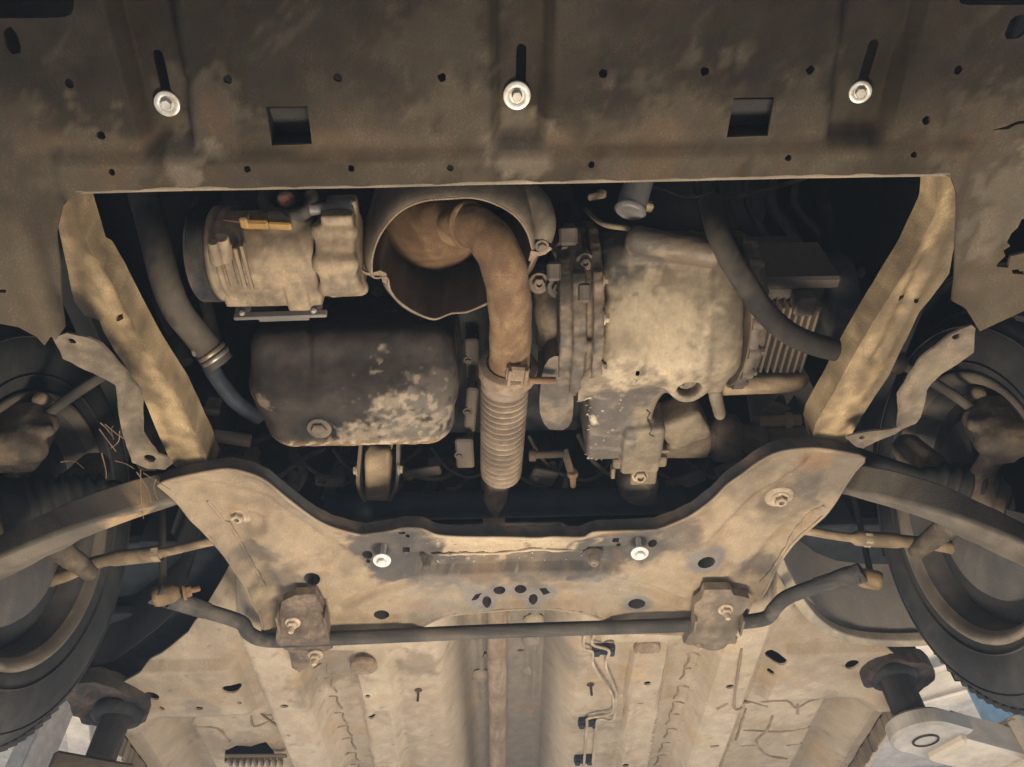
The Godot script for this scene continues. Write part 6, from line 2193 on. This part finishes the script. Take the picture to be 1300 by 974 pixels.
# ---------- lift arms and posts ----------
func build_lift() -> void:
	var lift := thing("vehicle_lift", "two post workshop lift whose cream and grey arms carry the car", "car lift", Vector3(0, 0, -3.4))
	# right arm
	var top := ph(1136, 862, 0.745)
	var foot := Vector3(top.x, CY + 0.668, top.z)
	var mb := MB.new()
	var ex := (ph(1330, 965, 0.655) - ph(1172, 922, 0.655)).normalized()
	var hole_c := foot + Vector3(0.012, 0.0, -0.012)
	var outline := PackedVector2Array()
	for k in 20:
		var a := PI / 2 + PI * k / 19.0
		outline.append(Vector2(cos(a), sin(a)) * 0.058)
	outline.append(Vector2(0.066, -0.058))
	outline.append(Vector2(0.066, 0.058))
	slab(mb, outline, hole_c, ex, Vector3.UP.cross(ex) * -1.0, 0.034, 0.005)
	var arm := part("swing_arm", mb, "lift_grey", lift, "cream lift arm with a grey round head and black post, right")
	mb = MB.new()
	lathe(mb, foot + Vector3(0, -0.002, 0), top - foot, [0.030, 0.0, 0.030, 0.066, 0.032, 0.078], 28)
	part("post", mb, "lift_black", arm)
	mb = MB.new()
	lathe(mb, top + Vector3(0, -0.006, 0), Vector3.UP, [0.036, 0.0, 0.044, 0.004, 0.044, 0.016, 0.036, 0.02], 32)
	part("rubber_pad", mb, "black_rubber", arm)
	mb = MB.new()
	lathe(mb, hole_c + Vector3(0.004, 0.0, -0.004), Vector3.DOWN, [0.024, 0.0, 0.024, 0.036, 0.021, 0.037, 0.0205, 0.034, 0.004, 0.033], 24)  # dark disc painted in for the shaded hole of the arm head
	part("hole_disc", mb, "engine", arm)
	var along := func(t: float, up: float) -> Vector3: return hole_c + ex * t + Vector3(0, up, 0)
	var turn := Basis(ex, Vector3.UP, ex.cross(Vector3.UP)).orthonormalized()
	mb = MB.new()
	box(mb, along.call(0.27, -0.017), Vector3(0.44, 0.062, 0.090), turn, 0.006)
	part("slide_tube", mb, "lift_cream", arm)
	mb = MB.new()
	box(mb, along.call(0.66, -0.017), Vector3(0.90, 0.085, 0.118), turn, 0.006)
	box(mb, along.call(0.225, -0.017), Vector3(0.018, 0.098, 0.130), turn, 0.005)
	box(mb, along.call(0.265, -0.017), Vector3(0.018, 0.098, 0.130), turn, 0.005)
	part("sleeve", mb, "lift_cream", arm)
	# left arm: only its dark post and block show
	var top2 := ph(147, 912, 0.735)
	var foot2 := Vector3(top2.x, CY + 0.655, top2.z)
	mb = MB.new()
	box(mb, foot2 + Vector3(-0.02, -0.022, -0.02), Vector3(0.14, 0.044, 0.09), Basis(Vector3.UP, 0.5), 0.006)
	box(mb, foot2 + Vector3(-0.24, -0.022, -0.14), Vector3(0.36, 0.05, 0.08), Basis(Vector3.UP, 0.5), 0.006)
	var arm2 := part("swing_arm", mb, "knuckle", lift, "grimy lift arm block with a dark post, left")
	mb = MB.new()
	lathe(mb, foot2, Vector3.UP, [0.027, 0.0, 0.027, 0.07, 0.031, 0.084], 28)
	part("post", mb, "lift_black", arm2)
	mb = MB.new()
	lathe(mb, top2 + Vector3(0, -0.004, 0), Vector3.UP, [0.036, 0.0, 0.046, 0.004, 0.046, 0.018, 0.036, 0.022], 32)
	part("rubber_pad", mb, "black_rubber", arm2)
	# jacking points: folded rusty steel round the pads
	for s in 2:
		mb = MB.new()
		var uv: Array = [1094, 860, 1110, 846, 1140, 838, 1165, 840, 1187, 850, 1189, 864, 1176, 876, 1160, 884, 1140, 878, 1112, 872, 1098, 876] if s == 1 else [84, 872, 104, 866, 130, 868, 156, 876, 180, 890, 190, 902, 184, 918, 160, 914, 130, 918, 106, 922, 92, 905, 82, 886]
		var poly := soften(flat(uv, 0.752), 1)
		sheet(mb, poly, [], func(x, z): return CY + 0.752 + 0.012 * noise.get_noise_2d(x * 12, z * 12), 0.008, 0.03)
		part("jacking_point", mb, "dark_rust", car, "rust eaten jacking point above the right lift pad" if s == 1 else "rust eaten jacking point above the left lift pad")
	for s in [-1, 1]:
		var at := Vector3(pz(1262, 900, -3.6).x, 0, -3.6) if s > 0 else Vector3(pz(62, 930, -3.6).x, 0, -3.6)
		mb = MB.new()
		box(mb, at + Vector3(0, 1.6, 0), Vector3(0.05, 3.2, 0.20), Basis.IDENTITY, 0.006)
		var post := part("post", mb, "lift_blue" if s > 0 else "lift_grey", lift, "pale blue lift post behind the right tyre" if s > 0 else "grey lift post behind the left tyre")
		for e in [-1, 1]:
			mb = MB.new()
			box(mb, at + Vector3(s * 0.03, 1.6, e * 0.10), Vector3(0.07, 3.2, 0.02), Basis.IDENTITY, 0.003)
			part("flange", mb, "lift_blue" if s > 0 else "lift_grey", post)
